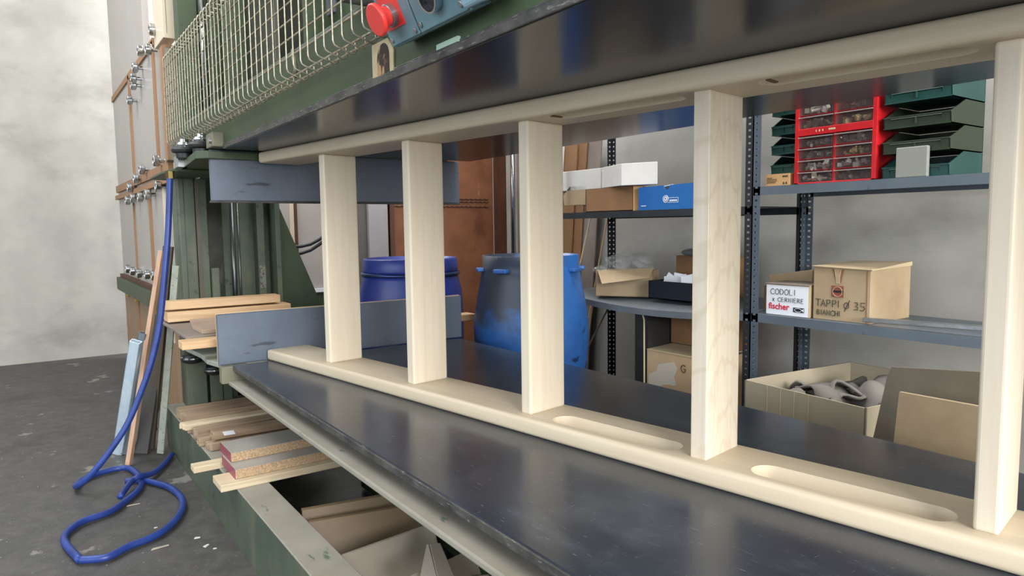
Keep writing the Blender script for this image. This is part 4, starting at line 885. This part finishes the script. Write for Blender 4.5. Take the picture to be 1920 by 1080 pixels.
# ------------------------------------------------------------ panel clamp rack at the far left
yp = .085
T = thing('panel_rack', (-2.9, .2, 0), 'tall rack of white panels held with chrome knobs left of the press', 'rack')
zl = .76; zm = 1.515; zh = 2.33
x_r, x_l = -1.62, -4.3
MB().box(x_l, x_r, yp, yp + .04, zl, zm).box(x_l, -1.98, yp, yp + .04, zm + .03, zh).box(x_l, -2.4, yp, yp + .04, zh + .02, 3.6).build('white_board', panel_w, T)
b = MB()
b.box(x_l, x_r, yp - .02, yp + .01, zm - .012, zm + .045)
b.box(x_l, x_r, yp - .03, yp + .01, zm - .075, zm - .040)
b.box(x_l, -1.98, yp - .012, yp + .01, zh - .03, zh + .015)
for u in (297, 249): 
    x = at(u, 250, 'y', yp).x; b.box(x - .03, x + .03, yp - .012, yp + .01, zm, zh if u > 260 else zh)
for u, w in ((256, .012), (287, .035)):
    x = at(u, 450, 'y', yp).x; b.box(x - w, x + w, yp - .012, yp + .01, zl, zm - .04)
b.build('edge_strip', strip_br, T)
xs_ = at(318, 450, 'y', yp).x
MB().box(xs_ - .14, xs_ + .02, yp - .005, yp + .02, zl - .3, zm - .02).build('cream_post', panel_cream, T)
MB().box(x_l, x_r, yp - .06, yp + .05, zl - .12, zl - .01).build('lower_rail', green_dk, T, bevel=.004)
MB().box(x_l, x_r, yp - .03, yp + .0, zl - .01, zl + .02).build('rail_edge', copper_dk, T)
MB().box(x_l, x_r, yp, yp + .04, 0, zl - .12).build('lower_board', oak_panel, T)
xx = at(262, 590, 'y', yp).x; MB().box(xx - .02, xx + .02, yp - .008, yp, 0, zl - .13).build('lower_strip', strip_br, T)
for u, v in ((242, 553), (257, 562)):
    c = at(u, v, 'y', yp - .02); MB().lathe(c, (0, -1, 0), [(.02, 0), (.02, .012), (.012, .016)], 16).build('yellow_catch', yellow, T)
# light box on top right of the rack
MB().box(-1.75, -1.45, .05, .117, 2.225, 3.4).build('cream_end_box', panel_cream, T, bevel=.003)
MB().box(-1.4505, -1.449, .068, .071, 2.25, 3.4).build('box_seam', lam_taupe, T)
MB().box(-1.66, -1.50, .058, .20, 1.56, 2.185).build('end_panel', mat('end_panel_taupe', '8b8170', .5, col2='978d7b', scale=3), T)
MB().box(-1.58, -1.498, .048, .058, 1.56, 2.195).box(-1.66, -1.498, .058, .2, 2.185, 2.20).build('end_panel_edge', strip_br, T)
kb = None
kp = [(290, 56), (267, 96), (283, 93), (257, 127), (254, 147), (254, 160), (247, 188), (297, 302), (270, 318), (259, 335), (247, 352), (301, 350), (281, 365), (267, 370), (253, 372), (243, 376), (293, 516), (280, 514), (265, 512), (252, 508), (243, 504)]
for u, v in kp:
    c = at(u, v, 'y', yp - .035)
    if kb is None:
        kb = MB().lathe(c + Vector((0, .035, 0)), (0, -1, 0), [(.012, 0), (.012, .028), (.024, .030), (.034, .036), (.034, .062), (.030, .066), (.016, .066), (.014, .060)], 24).build('clamp_knob', chrome, T, bevel=.0015)
        base = c.copy(); kl = kb.location.copy()
    else:
        o = kb.copy(); COL.objects.link(o); o.parent = T; o.location = kl + (c - base)

# ------------------------------------------------------------ hose, profiles and laths by the rack
hp = [(-.62, -.092, 1.40), (-.615, -.098, 1.33), (-.605, -.115, 1.15), (-.60, -.135, .997), (-.60, -.168, .757), (-.60, -.205, .60), (-.60, -.25, .47), (-.60, -.32, .31), (-.60, -.40, .19), (-.62, -.48, .09), (-.70, -.53, .03), (-.82, -.50, .017), (-.88, -.42, .017)]
def smooth_path(p, n=6):
    p = [Vector(q) for q in p]; out = []
    for i in range(len(p) - 1):
        a, b_, c, d = p[max(i - 1, 0)], p[i], p[i + 1], p[min(i + 2, len(p) - 1)]
        for k in range(n):
            t = k / n; out.append(.5 * ((2 * b_) + (c - a) * t + (2 * a - 5 * b_ + 4 * c - d) * t * t + (3 * b_ - a - 3 * c + d) * t ** 3))
    out.append(p[-1]); return out
hp = [Vector(q) for q in hp] + [at(u, v, 'z', .017) for u, v in ((235, 877), (257, 888), (265, 903), (260, 918), (240, 936), (205, 960), (150, 980), (120, 1010), (150, 1050))]
r_h = .0135
coil = [(150, 1050), (200, 1045), (240, 1025), (280, 1010), (310, 993), (333, 970), (343, 948), (338, 930), (318, 914), (290, 905), (262, 900), (235, 902)]
c1_ = [at(u, v, 'z', .017) for u, v in coil]
T = thing('air_hose', (-.6, -.2, 0), 'blue air hose hanging from the press plate and coiled on the floor', 'hose')
MB().tube(smooth_path(hp), r_h, 14).build('hanging_length', hose_m, T, smooth=True)
MB().tube(smooth_path(c1_), r_h, 14).build('floor_coil', hose_m, T, smooth=True)
c2_ = [at(u, v, 'z', .045) for u, v in ((322, 842), (305, 862), (285, 880), (262, 893), (245, 900), (225, 925))]
c2_[0].z = .017; c2_[1].z = .017; c2_[2].z = .025; c2_[-1].z = .03; c2_[-2].z = .035; c2_[-3].z = .045
MB().tube(smooth_path(c2_), r_h * .95, 14).build('floor_coil', hose_m, T, smooth=True)
MB().cyl((-.617, -.096, 1.345), (-.622, -.091, 1.40), .011).cyl((-.622, -.091, 1.395), (-.622, -.091, 1.427), .018, n=6).build('brass_fitting', gold, T)
# leaning bars
def bar(name, top, bot, w, d, m_, label, cat, side=Vector((1, 0, 0)), parent=None):
    top, bot = Vector(top), Vector(bot); ax = (top - bot).normalized(); s = (side - ax * side.dot(ax)).normalized(); n = ax.cross(s)
    o = MB().obox(bot, s, n, ax, -w / 2, w / 2, -d / 2, d / 2, 0, (top - bot).length).build(name, m_, parent, bevel=.0015)
    if label: tag(o, label, cat)
    return o
VR = Vector((RT.x, RT.y, 0)).normalized()
bar('speckled_bar', at(330, 498, 'x', -.98), at(301, 850, 'z', .005), .034, .012, speck_green, 'speckled grey-green steel bar leaning by the press column', 'bar', VR)
bar('wooden_lath', at(303, 470, 'x', -1.02), at(241, 872, 'z', .005), .022, .03, wood('pinkish_lath', 'b08c72', 'c7a68c', 'z', .6), 'long thin pinkish lath leaning beside the blue hose', 'lath', VR)
bar('dark_board', at(316, 462, 'x', -1.10), at(280, 840, 'z', .005), .05, .02, mat('dark_brown_board', '4b4238', .7), 'dark brown board leaning behind the blue hose', 'board', VR)
bar('timber_batten', at(318, 600, 'x', -1.15), at(288, 770, 'x', -1.2), .05, .02, mat('brown_batten', '7c6650', .7), 'brown batten leaning behind the speckled bar', 'batten', VR)
bar('dark_board', at(300, 590, 'x', -1.25), at(262, 850, 'z', .005), .09, .02, mat('charcoal_board', '3c3a38', .7), 'wide charcoal board leaning among the laths by the rack', 'board', VR)
def profile(top, bot, w, d, m_, label):
    top, bot = Vector(top), Vector(bot); ax = (top - bot).normalized(); s = (VR - ax * VR.dot(ax)).normalized(); n = ax.cross(s); L_ = (top - bot).length; t = .003
    b = MB()
    for a0, a1, b0, b1 in ((-w / 2, w / 2, -d / 2, -d / 2 + t), (-w / 2, w / 2, d / 2 - t, d / 2), (-w / 2, -w / 2 + t, -d / 2, d / 2), (w / 2 - t, w / 2, -d / 2, d / 2)):
        b.obox(bot, s, n, ax, a0, a1, b0, b1, 0, L_)
    o = b.build('aluminium_profile', m_); tag(o, label, 'profile', 'aluminium profiles leaning together'); return o
profile(at(269, 624, 'x', -1.0), at(235, 850, 'z', .005), .036, .03, alu_dk, 'grey hollow rectangular profile leaning, its open end uppermost')
profile(at(255, 640, 'x', -.92), at(222, 850, 'z', .005), .05, .03, alu, 'bright bluish aluminium profile leaning in front of the grey one')
profile(at(276, 630, 'x', -1.03), at(247, 850, 'z', .005), .022, .03, alu, 'slim bluish aluminium profile behind the grey hollow one')
# floor litter
for i, (u, v, a, L_, w) in enumerate(((300, 1027, .6, .06, .012), (250, 947, .5, .05, .008), (370, 1009, .2, .02, .012), (387, 1024, 1.2, .022, .014), (403, 1029, .3, .012, .006), (292, 990, .4, .012, .008), (243, 861, .1, .02, .02))):
    p = at(u, v, 'z', .001); d = Vector((math.cos(a + 1), math.sin(a + 1), 0)); n = Vector((-d.y, d.x, 0))
    o = MB().prism([p - d * L_ / 2 - n * w / 2, p + d * L_ / 2 - n * w * .2, p + d * L_ / 2 + n * w * .3, p - d * L_ * .4 + n * w / 2], (0, 0, .003)).build('wood_chip', beige_off if i < 2 else white_m)
    tag(o, ('long pale splinter on the floor inside the hose loop end', 'thin splinter on the floor at the left hose loop', 'larger white chip on the floor beside the base beam', 'white crumbly chip on the floor near the base beam', 'tiny white chip next to the crumbly one', 'tiny pale chip on the floor within the hose loop', 'white chip on the floor under the leaning bars')[i], 'wood chip', 'chips on the floor')
# knob on speckled bar foot
c = at(292, 805, 'z', .08)
T = tag(MB().lathe(c, (-1, -.4, .1), [(.01, 0), (.01, .02), (.022, .022), (.022, .035), (.012, .037)], 8).build('clamp_screw', chrome), 'chrome clamp screw hanging beside the speckled bar foot', 'screw')
